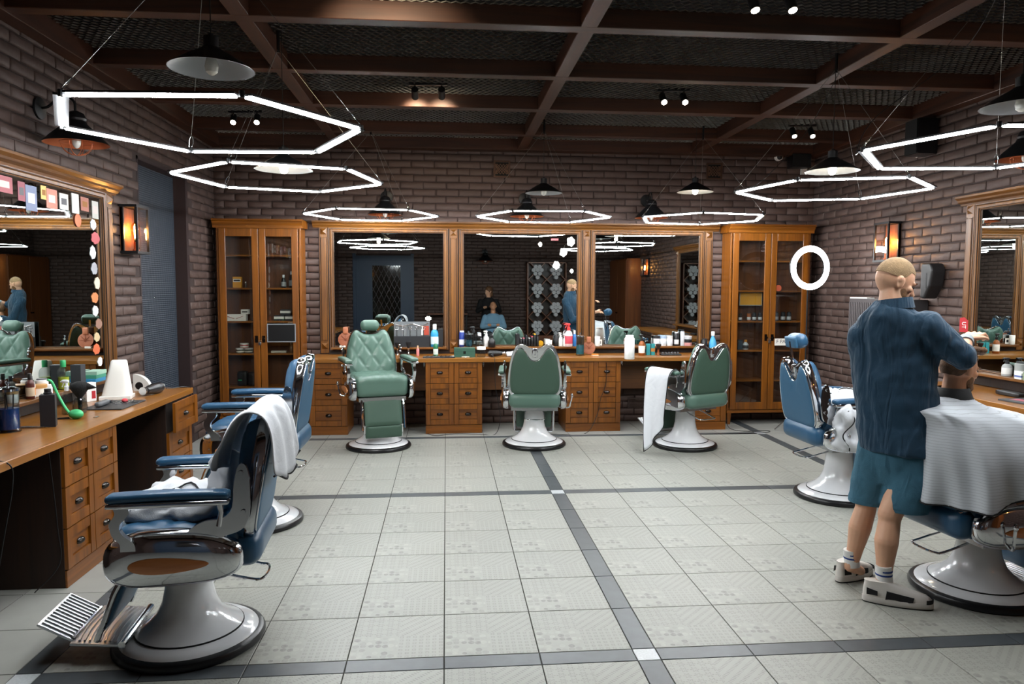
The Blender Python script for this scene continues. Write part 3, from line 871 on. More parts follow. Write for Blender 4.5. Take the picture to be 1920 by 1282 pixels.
def cabinet(x0, x1, label, shelves):
    t = thing('display_cabinet', label, 'cabinet', ((x0 + x1) / 2, 5.43, 0), 0, 'glazed oak display cabinets')
    w = x1 - x0; h = w / 2; d = .295; z0, z1 = .17, 2.33
    c = MB().bb(-h, -h + .022, .02, d, z0, z1).bb(h - .022, h, .02, d, z0, z1).bb(-h + .022, h - .022, .02, d, z0, z0 + .03).bb(-h + .022, h - .022, .02, d, z1 - .025, z1)
    c.build('carcass', M['oakZ'], t, 0, .002, 1)
    MB().bb(-h + .022, h - .022, d - .012, d, z0 + .03, z1 - .025).build('back_board', M['walnut'], t, 0)
    MB().bb(-.012, .012, .10, d - .012, z0 + .03, z1 - .025).build('partition', M['walnut'], t, 0)
    for zs in shelves:
        for s in (-1, 1): MB().bb(min(s * .012, s * (h - .022)), max(s * .012, s * (h - .022)), .03, d - .012, zs - .02, zs).build('shelf', M['oakX'], t, 0, .002, 1)
    prof = [(.0, z1 - .01), (-.006, z1 - .01), (-.01, z1 + .02), (-.03, z1 + .045), (-.034, z1 + .06), (-.05, z1 + .07), (-.05, z1 + .088), (d, z1 + .088), (d, z1 - .0)]
    MB().rings([[(-h - .03, y, z) for y, z in prof], [(h + .03, y, z) for y, z in prof]]).build('crown_moulding', M['oakX'], t, 20, fixn=True)
    MB().bb(-h - .006, h + .006, .0, d, z0 - .03, z0).build('base_rail', M['oakX'], t, 0, .002, 1)
    for sx_ in (-1, 1):
        for y0 in (.0, d - .05):
            xa = sx_ * (h - .025)
            MB().rings([[(xa - .016, y0 + .009, 0), (xa + .016, y0 + .009, 0), (xa + .016, y0 + .041, 0), (xa - .016, y0 + .041, 0)], [(xa - .025, y0, z0 - .03), (xa + .025, y0, z0 - .03), (xa + .025, y0 + .05, z0 - .03), (xa - .025, y0 + .05, z0 - .03)]]).build('foot', M['oakZ'], t, 0)
    for s in (-1, 1):
        a, b = (.004, h - .03) if s > 0 else (-h + .03, -.004)
        st = .072
        f = MB().bb(a, a + st, -.0, .022, z0 + .01, z1 - .015).bb(b - st, b, -.0, .022, z0 + .01, z1 - .015).bb(a + st, b - st, 0, .021, z1 - .105, z1 - .015).bb(a + st, b - st, 0, .021, z0 + .01, z0 + .10)
        dr = f.build('door', M['oakZ'], t, 0, .003, 1)
        MB().bb(a + st, b - st, .010, .0125, z0 + .10, z1 - .105).build('glass_pane', M['pane'], dr, 0)
        xk = a + st / 2 if s > 0 else b - st / 2
        MB().bb(xk - .016, xk + .016, -.005, 0, 1.02, 1.10).cyl((xk, -.004, 1.06), (xk, -.028, 1.06), .012, .015, 12).build('knob', M['bronze'], dr, 40)
    pl = MB().rbox((.016, .008, .018), .005, 4, c=(0, -.018, 1.012)).build('padlock', M['steel'], t)
    MB().tube([(.011 * math.cos(PI * k / 8), -.018, 1.03 + .022 * math.sin(PI * k / 8)) for k in range(9)], .003, 6).build('shackle', M['chrome'], pl)
    return t


M['pane'] = thin('cabinet_glass', 'f2f4f2')
SHL = (2.02, 1.645, 1.265, .895, .51)
cabL = cabinet(-2.57, -1.635, 'glazed oak cabinet in the corner with an orange box and tins', SHL)
SHR = (1.99, 1.63, 1.26, .905, .54)
cabR = cabinet(3.42, 4.42, 'glazed oak cabinet with a yellow card behind the ring light', SHR)

# wardrobe and other things behind the camera, met only in the mirrors
t = thing('wardrobe', 'tall reddish wooden wardrobe seen only in the mirrors', 'wardrobe', (XR - .37, -3.2, 0), 0)
MB().bb(0, .35, -.95, .75, .02, 2.35).build('carcass', M['redwood'], t, 0, .003, 1)
for a, b in ((-.945, -.105), (-.095, .745)):
    d = MB().bb(-.022, 0, a, b, .08, 2.32).build('door', M['redwood'], t, 0, .004, 1)
    MB().cyl((-.022, -.14 if a < -.5 else -.06, 1.05), (-.05, -.14 if a < -.5 else -.06, 1.05), .012, .016, 10).build('knob', M['bronze'], d)
# ================================================================== BARBER CHAIRS (local front = +Y)
def quilt(x, z, sx=.16, sz=.245, q=.016):
    a, b = x / sx + z / sz, x / sx - z / sz
    d = min(abs(a - round(a)), abs(b - round(b)))
    return q * (1 - math.exp(-d * 9))


HALF = [(0, 0), (.13, 0), (.215, .010), (.258, .05), (.270, .12), (.266, .22), (.250, .34), (.226, .43), (.193, .50), (.150, .535), (.108, .528), (.055, .498), (0, .484)]
NOTCH = [(0, .018), (.12, .018), (.20, .028), (.238, .064), (.249, .13), (.245, .22), (.229, .335), (.206, .42), (.177, .478), (.150, .498), (.120, .488), (.087, .445), (.055, .395), (.028, .372), (0, .366)]


def outline(half, n=4):
    h = crom([(x, 0, z) for x, z in half], n)
    return h + [Vector((-p.x, 0, p.z)) for p in reversed(h[1:-1])]


def back_cushion(T_=.075):
    b = MB(); NU, NV = 40, 44; P = []
    h = crom([(x, 0, z) for x, z in HALF], 8)

    def zt(x):        # top edge for a given |x|
        best = .5
        for p, q in zip(h[60:], h[61:]):
            if min(p.x, q.x) <= x <= max(p.x, q.x) and abs(p.x - q.x) > 1e-6:
                best = max(best, p.z + (q.z - p.z) * (x - p.x) / (q.x - p.x))
        return best

    def wd(z):
        best = 0
        for p, q in zip(h, h[1:]):
            if min(p.z, q.z) <= z <= max(p.z, q.z) and abs(p.z - q.z) > 1e-6 and p.x > .15:
                best = max(best, p.x + (q.x - p.x) * (z - p.z) / (q.z - p.z))
        return best
    for i in range(NU + 1):
        u = -1 + 2 * i / NU; row = []
        for j in range(NV + 1):
            v = -1 + 2 * j / NV
            z = (v + 1) / 2 * .545
            w = .266 if z < .2 else .266 - (z - .2) ** 2 * .62
            cr = max(0, abs(v) - .78) / .22; w *= 1 - .20 * cr ** 3
            x = u * w
            top = .484 + .05 * math.exp(-((abs(x) - .15) / .055) ** 2)
            z = (v + 1) / 2 * top
            t_ = (1 - abs(u) ** 7) * (1 - abs(v) ** 9)
            y = T_ * max(t_, 0) ** .5 + quilt(x, z) * max(t_, 0)
            # slight concave dish
            y -= .018 * (1 - u * u) * (1 - v * v)
            row.append((x, y, z))
        P.append(row)
    b.grid(P)
    return b


CH = {}


def chair_mesh(key, fn):
    if key not in CH: CH[key] = fn()
    return CH[key]


def chair(x, y, heading, colr, label, lift=0.0, recline=9, head=False, foot='front', raised=0):
    """heading: world angle (degrees) the seated person looks to"""
    t = thing('barber_chair', label, 'barber chair', (x, y, 0), R(heading - 90), colr + ' barber chairs')
    lea, leb = (M['green'], M['greendk']) if colr == 'green' else (M['blue'], M['bluedk'])
    dz = lift

    def put(key, fn, m, parent=t, loc=(0, 0, 0), rot=(0, 0, 0), scale=(1, 1, 1), smooth=35, name=None):
        me = chair_mesh((key, m.name, round(lift, 3) if 'L' in key else 0), lambda: fn().mesh(name or key.strip('L'), m, smooth))
        return linked(name or key.strip('L'), me, parent, loc, rot, scale)

    put('base_ring', lambda: MB().lathe([(.28, 0), (.325, 0), (.335, .008), (.336, .022), (.328, .036), (.31, .044), (.285, .04)], 48, cap=False), M['rubber'])
    bs = put('Lpedestal', lambda: MB().lathe([(.315, .030), (.30, .048), (.28, .058), (.238, .068), (.236, .074), (.215, .086), (.175, .112), (.14, .15), (.118, .20), (.106, .26), (.10, .33 + dz * .4), (.098, .36 + dz), (0, .36 + dz)], 48), M['enamel'], name='pedestal')
    put('base_trim', lambda: MB().lathe([(.2365, .0665), (.2405, .0675), (.2395, .073), (.2355, .074)], 48, cap=False), M['trimblack'], bs)
    z0 = dz
    put('pump_lever', lambda: MB().tube(crom([(.05, -.02, .36), (.09, -.12, .345), (.10, -.30, .30), (.085, -.345, .295), (.0, -.36, .295), (-.085, -.345, .295), (-.10, -.30, .30), (-.09, -.12, .345), (-.05, -.02, .36)], 6), .0065, 8), M['chrome'], loc=(0, 0, dz))
    s = linked_empty = t
    put('under_frame', lambda: MB().bb(-.24, .24, -.20, .22, .36, .40).bb(-.13, .13, -.13, .13, .345, .362), M['steel'], loc=(0, 0, dz), smooth=0)
    put('recline_lever', lambda: MB().tube(crom([(.20, -.10, .40), (.30, -.12, .385), (.355, -.14, .39), (.37, -.15, .42), (.385, -.16, .50)], 5), .008, 8).ell((.387, -.161, .515), (.013, .013, .022)), M['chrome'], loc=(0, 0, dz))

    def seat_disp(w, nn):
        if nn.z > .3: return w + nn * (quilt(w.x, w.y + .02, .16, .2, .014) * nn.z + .012 * (1 - (w.x / .27) ** 2))
        return w
    put('seat', lambda: MB().rbox((.268, .27, .10), .062, (26, 28, 8), seat_disp, (0, .03, .50)), lea, loc=(0, -.05, dz), smooth=80)
    put('seat_roll', lambda: MB().rbox((.262, .075, .082), .066, (10, 8, 8), None, (0, -.245, .485)), lea, loc=(0, -.05, dz), smooth=80)
    # chrome side shells with copper inlay
    for sd in (-1, 1):
        def shell():
            b = MB(); rs = []; n = 36
            for k, (sc_, xo) in enumerate(((1, 0), (1, .022), (.985, .036), (.94, .050), (.84, .062), (.62, .072), (.3, .077), (.02, .078))):
                ring = []
                for j in range(n):
                    a = 2 * PI * j / n; c_, s_ = math.cos(a), math.sin(a)
                    ex = .62
                    yy = math.copysign(abs(c_) ** ex, c_); zz = math.copysign(abs(s_) ** .72, s_)
                    hgt = .122 * (1 + .05 * yy) * (1 - .12 * max(0, -yy) ** 2)
                    ring.append((xo, yy * .285 * sc_ + .03, .475 + zz * hgt * sc_ + .012 * (1 - yy * yy) - .012 * yy * 0))
                rs.append(ring)
            return b.rings(rs)

        def inlay():
            b = MB(); pts = []
            for j in range(40):
                a = 2 * PI * j / 40; c_, s_ = math.cos(a), math.sin(a)
                yy = c_ * .165; h_ = .046 * (.45 + .55 * (c_ + 1) / 2) ** .8
                pts.append((yy - .0, s_ * h_))
            rs = [[(.060, p[0] + .04, .470 + p[1]) for p in pts], [(.080, p[0] * .97 + .04, .470 + p[1] * .95) for p in pts], [(.0835, p[0] * .8 + .04, .470 + p[1] * .72) for p in pts], [(.0845, p[0] * .2 + .04, .470 + p[1] * .2) for p in pts]]
            return b.rings(rs)
        o = put('side_shell', shell, M['chrome'], loc=(sd * .268, -.05, dz), rot=(0, 0, 0), scale=(sd, 1, 1), smooth=50)
        put('inlay', inlay, M['copper'], o, smooth=50)
        # armrest: pad, rail, struts
        def pad():
            def dsp(w, nn):
                k = (w.y + .25) / .5; return Vector((w.x * (1 - .18 * (1 - k)), w.y, w.z + .006 * math.sin(k * PI)))
            return MB().rbox((.041, .245, .019), .0185, (8, 24, 4), dsp, (0, .03, .765))
        ar = put('armrest', pad, lea, loc=(sd * .335, -.05, dz), smooth=80)
        put('arm_rail', lambda: MB().rbox((.040, .243, .013), .010, (6, 12, 3), None, (0, .03, .738)), M['chrome'], ar, smooth=60)

        def front_strut():
            c = crom([(0, .225, .735), (0, .215, .70), (0, .245, .655), (0, .235, .61), (0, .20, .575), (0, .195, .54)], 5)
            b = MB(); rs = []
            n = len(c)
            for i, p in enumerate(c):
                k = i / (n - 1); w = .018 + .012 * abs(math.cos(k * PI)); hh = .014
                rs.append([(p.x - hh, p.y - w, p.z), (p.x + hh, p.y - w, p.z), (p.x + hh, p.y + w, p.z), (p.x - hh, p.y + w, p.z)])
            return b.rings(rs)
        put('front_strut', front_strut, M['chrome'], ar, smooth=50)

        def rear_bracket():
            # plate that carries the back and the rear of the arm
            poly = crom([(.0, .56), (-.03, .60), (-.09, .64), (-.175, .655), (-.215, .70), (-.225, .80), (-.245, .88), (-.275, .88), (-.29, .80), (-.285, .66), (-.25, .60), (-.16, .57), (-.07, .53), (-.02, .53)], 4, True)
            n = len(poly); lo = [(-.010, p.x, p.y) for p in poly]; mi = [(.008, p.x, p.y) for p in poly]
            b = MB(); b.rings([lo, mi])
            b.cyl((.006, -.255, .85), (.018, -.255, .85), .012, .010, 12).cyl((.006, -.262, .68), (.018, -.262, .68), .012, .010, 12)
            b.tube([(0, -.16, .62), (0, -.17, .68), (0, -.16, .735)], [.014, .012, .016], 10)
            return b
        put('rear_bracket', rear_bracket, M['chrome'], loc=(sd * .305, -.05, dz), scale=(sd, 1, 1), smooth=40)
    # backrest
    br = put('backrest', lambda: back_cushion(), lea, loc=(0, -.295, .53 + dz), rot=(R(recline), 0, 0), smooth=80)
    ol = outline(HALF)

    def band():
        b = MB(); o = outline(HALF)
        rs = [[(p.x * s_, yy, (p.z - .25) * s_ + .25) for p in o] for yy, s_ in ((.012, 1.0), (.0, 1.012), (-.030, 1.012), (-.040, 1.0), (-.040, .955), (.0, .95), (.012, .95))]
        return b.rings(rs, closed=True)
    put('chrome_band', band, M['chrome'], br, smooth=50)

    def rear_panel():
        o = outline(NOTCH); c = Vector((0, 0, .22)); b = MB()
        rs = [[(c.x + (p.x - c.x) * s_, yy, c.z + (p.z - c.z) * s_) for p in o] for s_, yy in ((1.0, -.02), (1.0, -.042), (.985, -.048))]
        b.rings(rs, cap=False)
        # fill by a fan of strips towards the lower centre
        c2 = Vector((0, -.052, .20)); n = len(o); base = len(b.v) - n
        for s_, yy in ((.8, -.051), (.5, -.054)):
            st = len(b.v)
            for p in o: b.v.append(Vector((c2.x + (p.x - c2.x) * s_, yy, c2.z + (p.z - c2.z) * s_)))
            for j in range(n): b.f.append((base + j, base + (j + 1) % n, st + (j + 1) % n, st + j))
            base = st
        b.f.append(tuple(base + j for j in range(n)))
        return b
    put('rear_panel', rear_panel, leb, br, smooth=60)
    put('rear_plate', lambda: MB().rings([[(p.x * .975, yy, (p.z - .25) * .975 + .25) for p in outline(HALF)] for yy in (-.012, -.032)]), M['chrome'], br, smooth=40)
    put('panel_trim', lambda: MB().tube([(p.x, -.043, p.z) for p in outline(NOTCH)], .0045, 6, True), M['chrome'], br, smooth=60)
    put('headrest_socket', lambda: MB().rbox((.03, .012, .05), .01, 4, None, (0, -.03, .45)).cyl((0, -.04, .425), (0, -.062, .425), .009, .012, 12), M['chrome'], br, smooth=50)
    if head:
        hp = put('headrest_post%s' % ('R' if raised else ''), lambda: MB().bb(-.011, .011, -.035, -.025, .42 - raised * .8, .58), M['chrome'], br, smooth=0, name='headrest_post', loc=(0, 0, raised))
        put('headrest', lambda: MB().rbox((.10, .055, .058), .052, (12, 8, 8), None, (0, .03, .575)), lea, br, smooth=80, loc=(0, 0, raised))
        put('headrest_back', lambda: MB().rbox((.085, .012, .045), .011, (6, 3, 5), None, (0, -.022, .572)), leb, br, smooth=60, loc=(0, 0, raised))
    # leg rest: calf panel, side arms, ribbed foot plate
    ang = {'front': 24, 'down': 6, 'fold': 14}[foot]
    lg = put('calf_panel', lambda: MB().rbox((.19, .014, .135), .012, (6, 3, 6), None, (0, .0, -.155)), leb, loc=(0, .20, .40 + dz), rot=(R(ang), 0, 0), smooth=60)
    for sd in (-1, 1):
        put('leg_arm', lambda: MB().tube(crom([(0, .0, -.01), (0, .012, -.10), (0, .004, -.22), (0, .0, -.325)], 4), [.013] * 13, 8), M['chrome'], lg, loc=(sd * .212, 0, 0))
    if foot in ('front', 'down'):
        def plate():
            b = MB().rbox((.20, .115, .008), .006, (8, 8, 2), None, (0, .10, -.335))
            for k in range(9):
                yy = .01 + k * .021
                pts = [(xx, yy + .02 * (1 - (xx / .19) ** 2), -.324) for xx in [-.18 + .36 * i / 10 for i in range(11)]]
                b.tube(pts, .0052, 6)
            return b
        fp = put('foot_plate', plate, M['alu'], lg, rot=(R(-ang + 6), 0, 0), smooth=50)

        def flap():
            b = MB().rbox((.17, .085, .007), .005, (8, 6, 2), None, (0, 0, 0))
            for k in range(12):
                xx = -.15 + k * .0273; b.tube([(xx, -.072, .009), (xx, .072, .009)], .0052, 6)
            return b
        put('foot_flap', flap, M['alu'], fp, loc=(0, .285, -.30), rot=(R(24), 0, 0), smooth=50)
        put('foot_hinge', lambda: MB().cyl((-.20, .0, -.33), (.20, .0, -.33), .016, n=10).cyl((-.16, .215, -.325), (.16, .215, -.325), .010, n=8), M['chrome'], fp)
    else:
        fp = put('foot_plate_folded', lambda: MB().rbox((.185, .012, .062), .010, (8, 3, 5), None, (0, .10, -.335)), leb, lg, rot=(R(-20), 0, 0), smooth=60, name='foot_plate')
        put('foot_frame', lambda: MB().rbox((.20, .010, .07), .009, (8, 3, 5), None, (0, .085, -.335)).tube([(-.19, .0, -.32), (-.19, .09, -.36), (.19, .09, -.36), (.19, .0, -.32)], .010, 8), M['chrome'], fp, smooth=50)
    return t


chair(-1.19, .27, 184, 'blue', 'blue barber chair nearest the camera with a towel over its back', .012, 9)
chair(-1.34, 2.03, 180, 'blue', 'blue barber chair standing behind the nearest one', .115, 8)
chair(-.69, 4.47, 287, 'green', 'green barber chair facing the room', .15, 14, head=True, foot='fold')
chair(.935, 4.45, 84, 'green', 'green barber chair turned away in front of the middle mirror', .035, 8, foot='down')
chair(2.51, 4.27, 113, 'green', 'green barber chair turned away with a towel over its arm', .045, 8, foot='down')
chair(3.13, 2.33, 2, 'blue', 'empty blue barber chair with headrest heaped with a white cape', .05, 10, head=True, foot='down', raised=.1)
chair(2.92, .50, 6, 'blue', 'blue barber chair in which the customer sits under a cape', -.03, 1, foot='front')
# ================================================================== PEOPLE
M['skin'] = mat('skin', 'd0a183', .5, bump=(90, .12), var=(9, .06)); M['skin'].node_tree.nodes['Principled BSDF'].inputs['Subsurface Weight'].default_value = .06
M['skin2'] = mat('skin_tanned', 'c08a68', .5, bump=(90, .12), var=(9, .06))
M['hair_blond'] = mat('cropped_blond_hair', '8c7252', .8, bump=(340, .8, 2), var=(60, .2))
M['hair_brown'] = mat('brown_hair', '63442a', .6, bump=(160, 1.0, 3), var=(40, .25))
M['beard'] = mat('beard', '6a4a2e', .85, bump=(300, .9, 2), var=(70, .25))
M['denim_dark'] = mat('navy_shirt', '14384f', .85, bump=(300, .4, 2), var=(5, .12), sheen=.15)
M['denim'] = mat('blue_denim', '3a6579', .9, bump=(420, .6, 2), var=(8, .15))
M['sock'] = mat('white_sock', 'd8d8d6', .9, bump=(300, .4)); M['sockblue'] = mat('sock_stripe', '27407e', .9)
M['shoe_w'] = mat('white_leather', 'd9d4cd', .5, bump=(120, .2)); M['shoe_b'] = mat('black_mesh', '121214', .75, bump=(400, .5))
M['sole'] = mat('shoe_sole', 'cfcac4', .6)
M['cape'] = mat('white_cape', 'c0c4c9', .75)
nt = M['cape'].node_tree; bs = nt.nodes['Principled BSDF']; N, L = nt.nodes.new, nt.links.new
tc = N('ShaderNodeTexCoord'); sx = N('ShaderNodeSeparateXYZ'); L(tc.outputs['Object'], sx.inputs[0])
nz = N('ShaderNodeTexNoise'); nz.inputs['Scale'].default_value = 14; L(tc.outputs['Object'], nz.inputs['Vector'])
st = mth('LESS_THAN', mth('FRACT', mth('ADD', mth('MULTIPLY', sx.outputs[2], 70), mth('MULTIPLY', nz.outputs['Fac'], .8))), .2)
vm = N('ShaderNodeVectorMath'); vm.operation = 'SCALE'; vm.inputs[0].default_value = lin('bfc4c9')[:3]; L(mth('SUBTRACT', 1, mth('MULTIPLY', st, .22)), vm.inputs['Scale']); L(vm.outputs[0], bs.inputs['Base Color'])


for mn, sc3, st3 in (('denim_dark', (16, 16, 3.2), .9), ('denim', (14, 14, 7), .5), ('cloth', (9, 9, 9), .25)):
    nt = M[mn].node_tree; N, L = nt.nodes.new, nt.links.new; bs = nt.nodes['Principled BSDF']
    tc = N('ShaderNodeTexCoord'); mp = N('ShaderNodeMapping'); mp.inputs['Scale'].default_value = sc3; L(tc.outputs['Object'], mp.inputs['Vector'])
    nz = N('ShaderNodeTexNoise'); nz.inputs['Scale'].default_value = 1; nz.inputs['Detail'].default_value = 2; nz.inputs['Distortion'].default_value = .8; L(mp.outputs[0], nz.inputs['Vector'])
    bp = N('ShaderNodeBump'); bp.inputs['Strength'].default_value = st3; bp.inputs['Distance'].default_value = .03; L(nz.outputs['Fac'], bp.inputs['Height'])
    old = bs.inputs['Normal'].links[0].from_node; L(bp.outputs[0], old.inputs['Normal'])


def cap(b, p0, p1, r0, r1, n=14):
    """tapered capsule"""
    p0, p1 = Vector(p0), Vector(p1); d = (p1 - p0).normalized(); pts = []; rr = []
    for k in (-1, -.8, -.5, 0): pts.append(p0 + d * r0 * k); rr.append(r0 * math.sqrt(max(0, 1 - k * k)) + .0004)
    for k in (0, .5, .8, 1): pts.append(p1 + d * r1 * k); rr.append(r1 * math.sqrt(max(0, 1 - k * k)) + .0004)
    b.tube(pts, rr, n); return b


def chain(b, pts, rr):
    for i in range(len(pts) - 1): cap(b, pts[i], pts[i + 1], rr[i], rr[i + 1])
    return b


def skinned(b, name, m, parent, voxel=.008, sm=6, origin=(0, 0, 0), fold=None):
    b.xf(Matrix.Translation(-Vector(origin)))
    o = b.build(name, m, parent, smooth=180, fixn=True)
    md = o.modifiers.new('remesh', 'REMESH'); md.mode = 'VOXEL'; md.voxel_size = voxel; md.use_smooth_shade = True
    md = o.modifiers.new('smooth', 'SMOOTH'); md.factor = .5; md.iterations = sm
    if fold:
        tx = bpy.data.textures.new(name + '_folds', 'CLOUDS'); tx.noise_scale = fold[0]; tx.noise_depth = 2
        md = o.modifiers.new('folds', 'DISPLACE'); md.texture = tx; md.strength = fold[1]; md.mid_level = .5; md.texture_coords = 'LOCAL'
    return o


def section(b, secs, n=28):
    """loft of ellipses: (centre, rx, ry, angle)"""
    rs = []
    for c, rx, ry, a in secs:
        c = Vector(c); ca, sa = math.cos(a), math.sin(a); ring = []
        for j in range(n):
            t_ = 2 * PI * j / n; u, v = rx * math.cos(t_), ry * math.sin(t_)
            ring.append(c + Vector((u * ca - v * sa, u * sa + v * ca, 0)))
        rs.append(ring)
    b.rings(rs); return b


def head_shape(b, c, fwd, up, s=1.0, nose=True):
    """c = middle of the skull; fwd = gaze; returns matrix"""
    f = Vector(fwd).normalized(); u = Vector(up); r_ = f.cross(u).normalized(); u = r_.cross(f)
    Mx = Matrix((r_, f, u)).transposed()        # local x right, y forward, z up
    P = lambda x, y, z: Vector(c) + Mx @ Vector((x, y, z)) * s
    b.ell(P(0, -.012, .02), (.074 * s, .094 * s, .098 * s), Mx, 20, 14)
    b.ell(P(0, .022, -.045), (.060 * s, .068 * s, .075 * s), Mx, 18, 12)
    b.ell(P(0, .052, -.092), (.034 * s, .032 * s, .028 * s), Mx, 12, 8)      # chin
    b.ell(P(0, .072, .018), (.05 * s, .02 * s, .016 * s), Mx, 12, 8)         # brow
    if nose:
        cap(b, P(0, .084, .005), P(0, .106, -.028), .009 * s, .013 * s, 10)
        cap(b, P(-.018, .082, -.066), P(.018, .082, -.066), .008 * s, .008 * s, 8)   # lips
        cap(b, P(-.018, .081, -.079), P(.018, .081, -.079), .008 * s, .008 * s, 8)
        for k in (-1, 1): b.ell(P(k * .046, .056, -.018), (.02 * s, .02 * s, .018 * s), Mx, 8, 6)
    for k in (-1, 1):      # ears
        E_ = Mx @ Matrix.Rotation(k * R(-18), 3, 'Z')
        b.ell(P(k * .078, -.008, -.012), (.009 * s, .017 * s, .030 * s), E_, 10, 8)
        b.ell(P(k * .080, -.018, .004), (.011 * s, .015 * s, .018 * s), E_, 10, 8)
    return P, Mx


def eyes(P, Mx, s, parent, origin):
    for k in (-1, 1):
        MB().ell(P(k * .03, .077, .0) - Vector(origin), (.013 * s, .010 * s, .008 * s), Mx, 10, 6).build('eye', M['eye'], parent)
        MB().bar(P(k * .014, .092, .024) - Vector(origin), P(k * .046, .082, .024) - Vector(origin), .006, .006).build('eyebrow', M['beard'], parent, 0)


M['eye'] = mat('eye_white', '3a332e', .2)

# ---- the barber, seen from behind
B0 = Vector((2.36, .50, 0))
bt = thing('person', 'standing barber in navy shirt, denim shorts and white trainers cutting hair', 'person', B0)
fa = R(46); fw = Vector((math.cos(fa), math.sin(fa), 0)); rt = Vector((fw.y, -fw.x, 0))     # facing, his right
ank_r, ank_l = Vector((2.315, .40, .10)), Vector((2.275, .645, .10))
hip = AY(1686, 850, .52)
hip_r, hip_l = hip + rt * .085, hip - rt * .085
kn_r = AY(1668, 975, .44); kn_l = AY(1624, 950, .62)
neck = AY(1668, 588, .53); chest = AY(1678, 650, .55)
sh_r, sh_l = AY(1736, 614, .42), AY(1618, 628, .64)
head_c = AY(1679, 528, .56)
el_r = AY(1806, 668, .34); wr_r = AY(1812, 634, .50)
el_l = AY(1622, 745, .78); wr_l = AY(1752, 690, .80)
b = MB()
gz = Vector((.93, -.08, -.42))
P, Mx = head_shape(b, head_c, gz, (0.05, 0, 1), 1.07)
cap(b, neck + Vector((0, 0, -.03)), head_c + Vector((-.02, -.005, -.045)), .066, .06)
section(b, [(neck + Vector((0, 0, .0)), .07, .07, 0), (neck - Vector((0, 0, .05)), .13, .09, fa - PI / 2), (chest, .17, .10, fa - PI / 2), (hip + Vector((0, 0, .15)), .14, .10, fa - PI / 2), (hip, .15, .11, fa - PI / 2)])
chain(b, [sh_r, el_r, wr_r], [.055, .042, .028]); chain(b, [sh_l, el_l, wr_l], [.055, .042, .028])
for h, k, a in ((hip_r, kn_r, ank_r), (hip_l, kn_l, ank_l)):
    cf = k.lerp(a, .32) - fw * .022
    chain(b, [h, k + Vector((0, 0, .03)), k], [.085, .06, .055]); chain(b, [k, cf, k.lerp(a, .7), a], [.054, .060, .043, .036])
    fd_ = Vector((.91, -.42, 0)) if a is ank_r else Vector((.91, .41, 0)); cap(b, a, a + fd_ * .09 + Vector((0, 0, -.045)), .034, .026)
# right hand resting over the customer's hair
hd = AY(1822, 622, .50)
palm_dir = (AY(1832, 626, .57) - wr_r).normalized()
pc = wr_r + palm_dir * .045
side = palm_dir.cross(Vector((0, 0, 1))).normalized()
b.ell(wr_r + palm_dir * .05, (.046, .058, .020), Matrix((side, palm_dir, side.cross(palm_dir))).transposed(), 14, 10)
for i, (o_, ln, dr) in enumerate(((-.035, .080, -.25), (-.012, .094, -.07), (.012, .090, .08), (.034, .072, .25))):
    k0 = wr_r + palm_dir * .088 + side * o_
    d1 = (palm_dir + side * dr * .5 + Vector((0, 0, .1))).normalized(); d2 = (d1 + Vector((0, 0, -.75))).normalized(); d3 = (d1 + Vector((0, 0, -1.5))).normalized()
    k1 = k0 + d1 * ln * .5; k2 = k1 + d2 * ln * .38; k3 = k2 + d3 * ln * .3
    chain(b, [k0, k1, k2, k3], [.0122, .011, .010, .0088])
k0 = wr_r + palm_dir * .02 + side * .03
chain(b, [k0, k0 + (palm_dir * .5 + side).normalized() * .045, k0 + (palm_dir * .5 + side).normalized() * .045 + (palm_dir + side * .2 + Vector((0, 0, -.4))).normalized() * .034], [.014, .011, .009])
# left hand, half hidden
chain(b, [wr_l, wr_l + Vector((.09, -.04, .01))], [.03, .026])
for i in range(4):
    k0 = wr_l + Vector((.09, -.045 + i * .02 - .01, .012 - i * .008)); chain(b, [k0, k0 + Vector((.045, -.005, .0)), k0 + Vector((.075, -.012, -.018))], [.010, .009, .0075])
k0 = wr_l + Vector((.05, -.03, .03)); chain(b, [k0, k0 + Vector((.04, -.02, .02)), k0 + Vector((.075, -.03, .012))], [.013, .010, .008])
body = skinned(b, 'body', M['skin'], bt, .0055, 5, B0)
eyes(P, Mx, 1.02, body, B0)
# cropped hair: shell over the skull, and beard
def hair_cap(P, o, m, parent, ext=.60, front=.048, thick=1.0, rough=0):
    hb = MB(); rs = []; NJ = 40
    for i in range(19):
        t_ = PI * (i / 18) * ext + .002; ring = []
        for j in range(NJ):
            a = 2 * PI * j / NJ
            x, y, z = math.sin(t_) * math.cos(a), math.sin(t_) * math.sin(a), math.cos(t_)
            k = thick + rough * noise.noise(Vector((x * 5, y * 5 + 3, z * 5)) * 2)
            yy = y * .0965 * k - .013; zz = z * .1005 * k + .02
            sa_ = math.sin(a); lim = front if sa_ > .45 else (-.045 + (sa_ + .35) * (front + .045) / .8 if sa_ > -.35 else -1)
            if zz < lim:
                zz = lim; c_ = math.cos(a); s_ = math.sin(a); rr_ = math.sqrt(max(0, 1 - ((lim - .02) / .1005) ** 2)) * k
                x, yy = rr_ * c_ / k, rr_ * s_ * .0965 - .013
            ring.append(P(x * .0765 * k, yy, zz) - o)
        rs.append(ring)
    hb.rings(list(reversed(rs)), cap=True)
    return hb.build('hair', m, parent, 80, fixn=True)


hair_cap(P, B0, M['hair_blond'], body, .52, .06, 1.0)
bd = MB()
bd.ell(P(0, .052, -.085), (.052, .050, .048), Mx, 16, 10).ell(P(-.048, .028, -.06), (.018, .036, .05), Mx, 12, 8).ell(P(.048, .028, -.06), (.018, .036, .05), Mx, 12, 8)
skinned(bd, 'beard', M['beard'], body, .005, 4, B0)
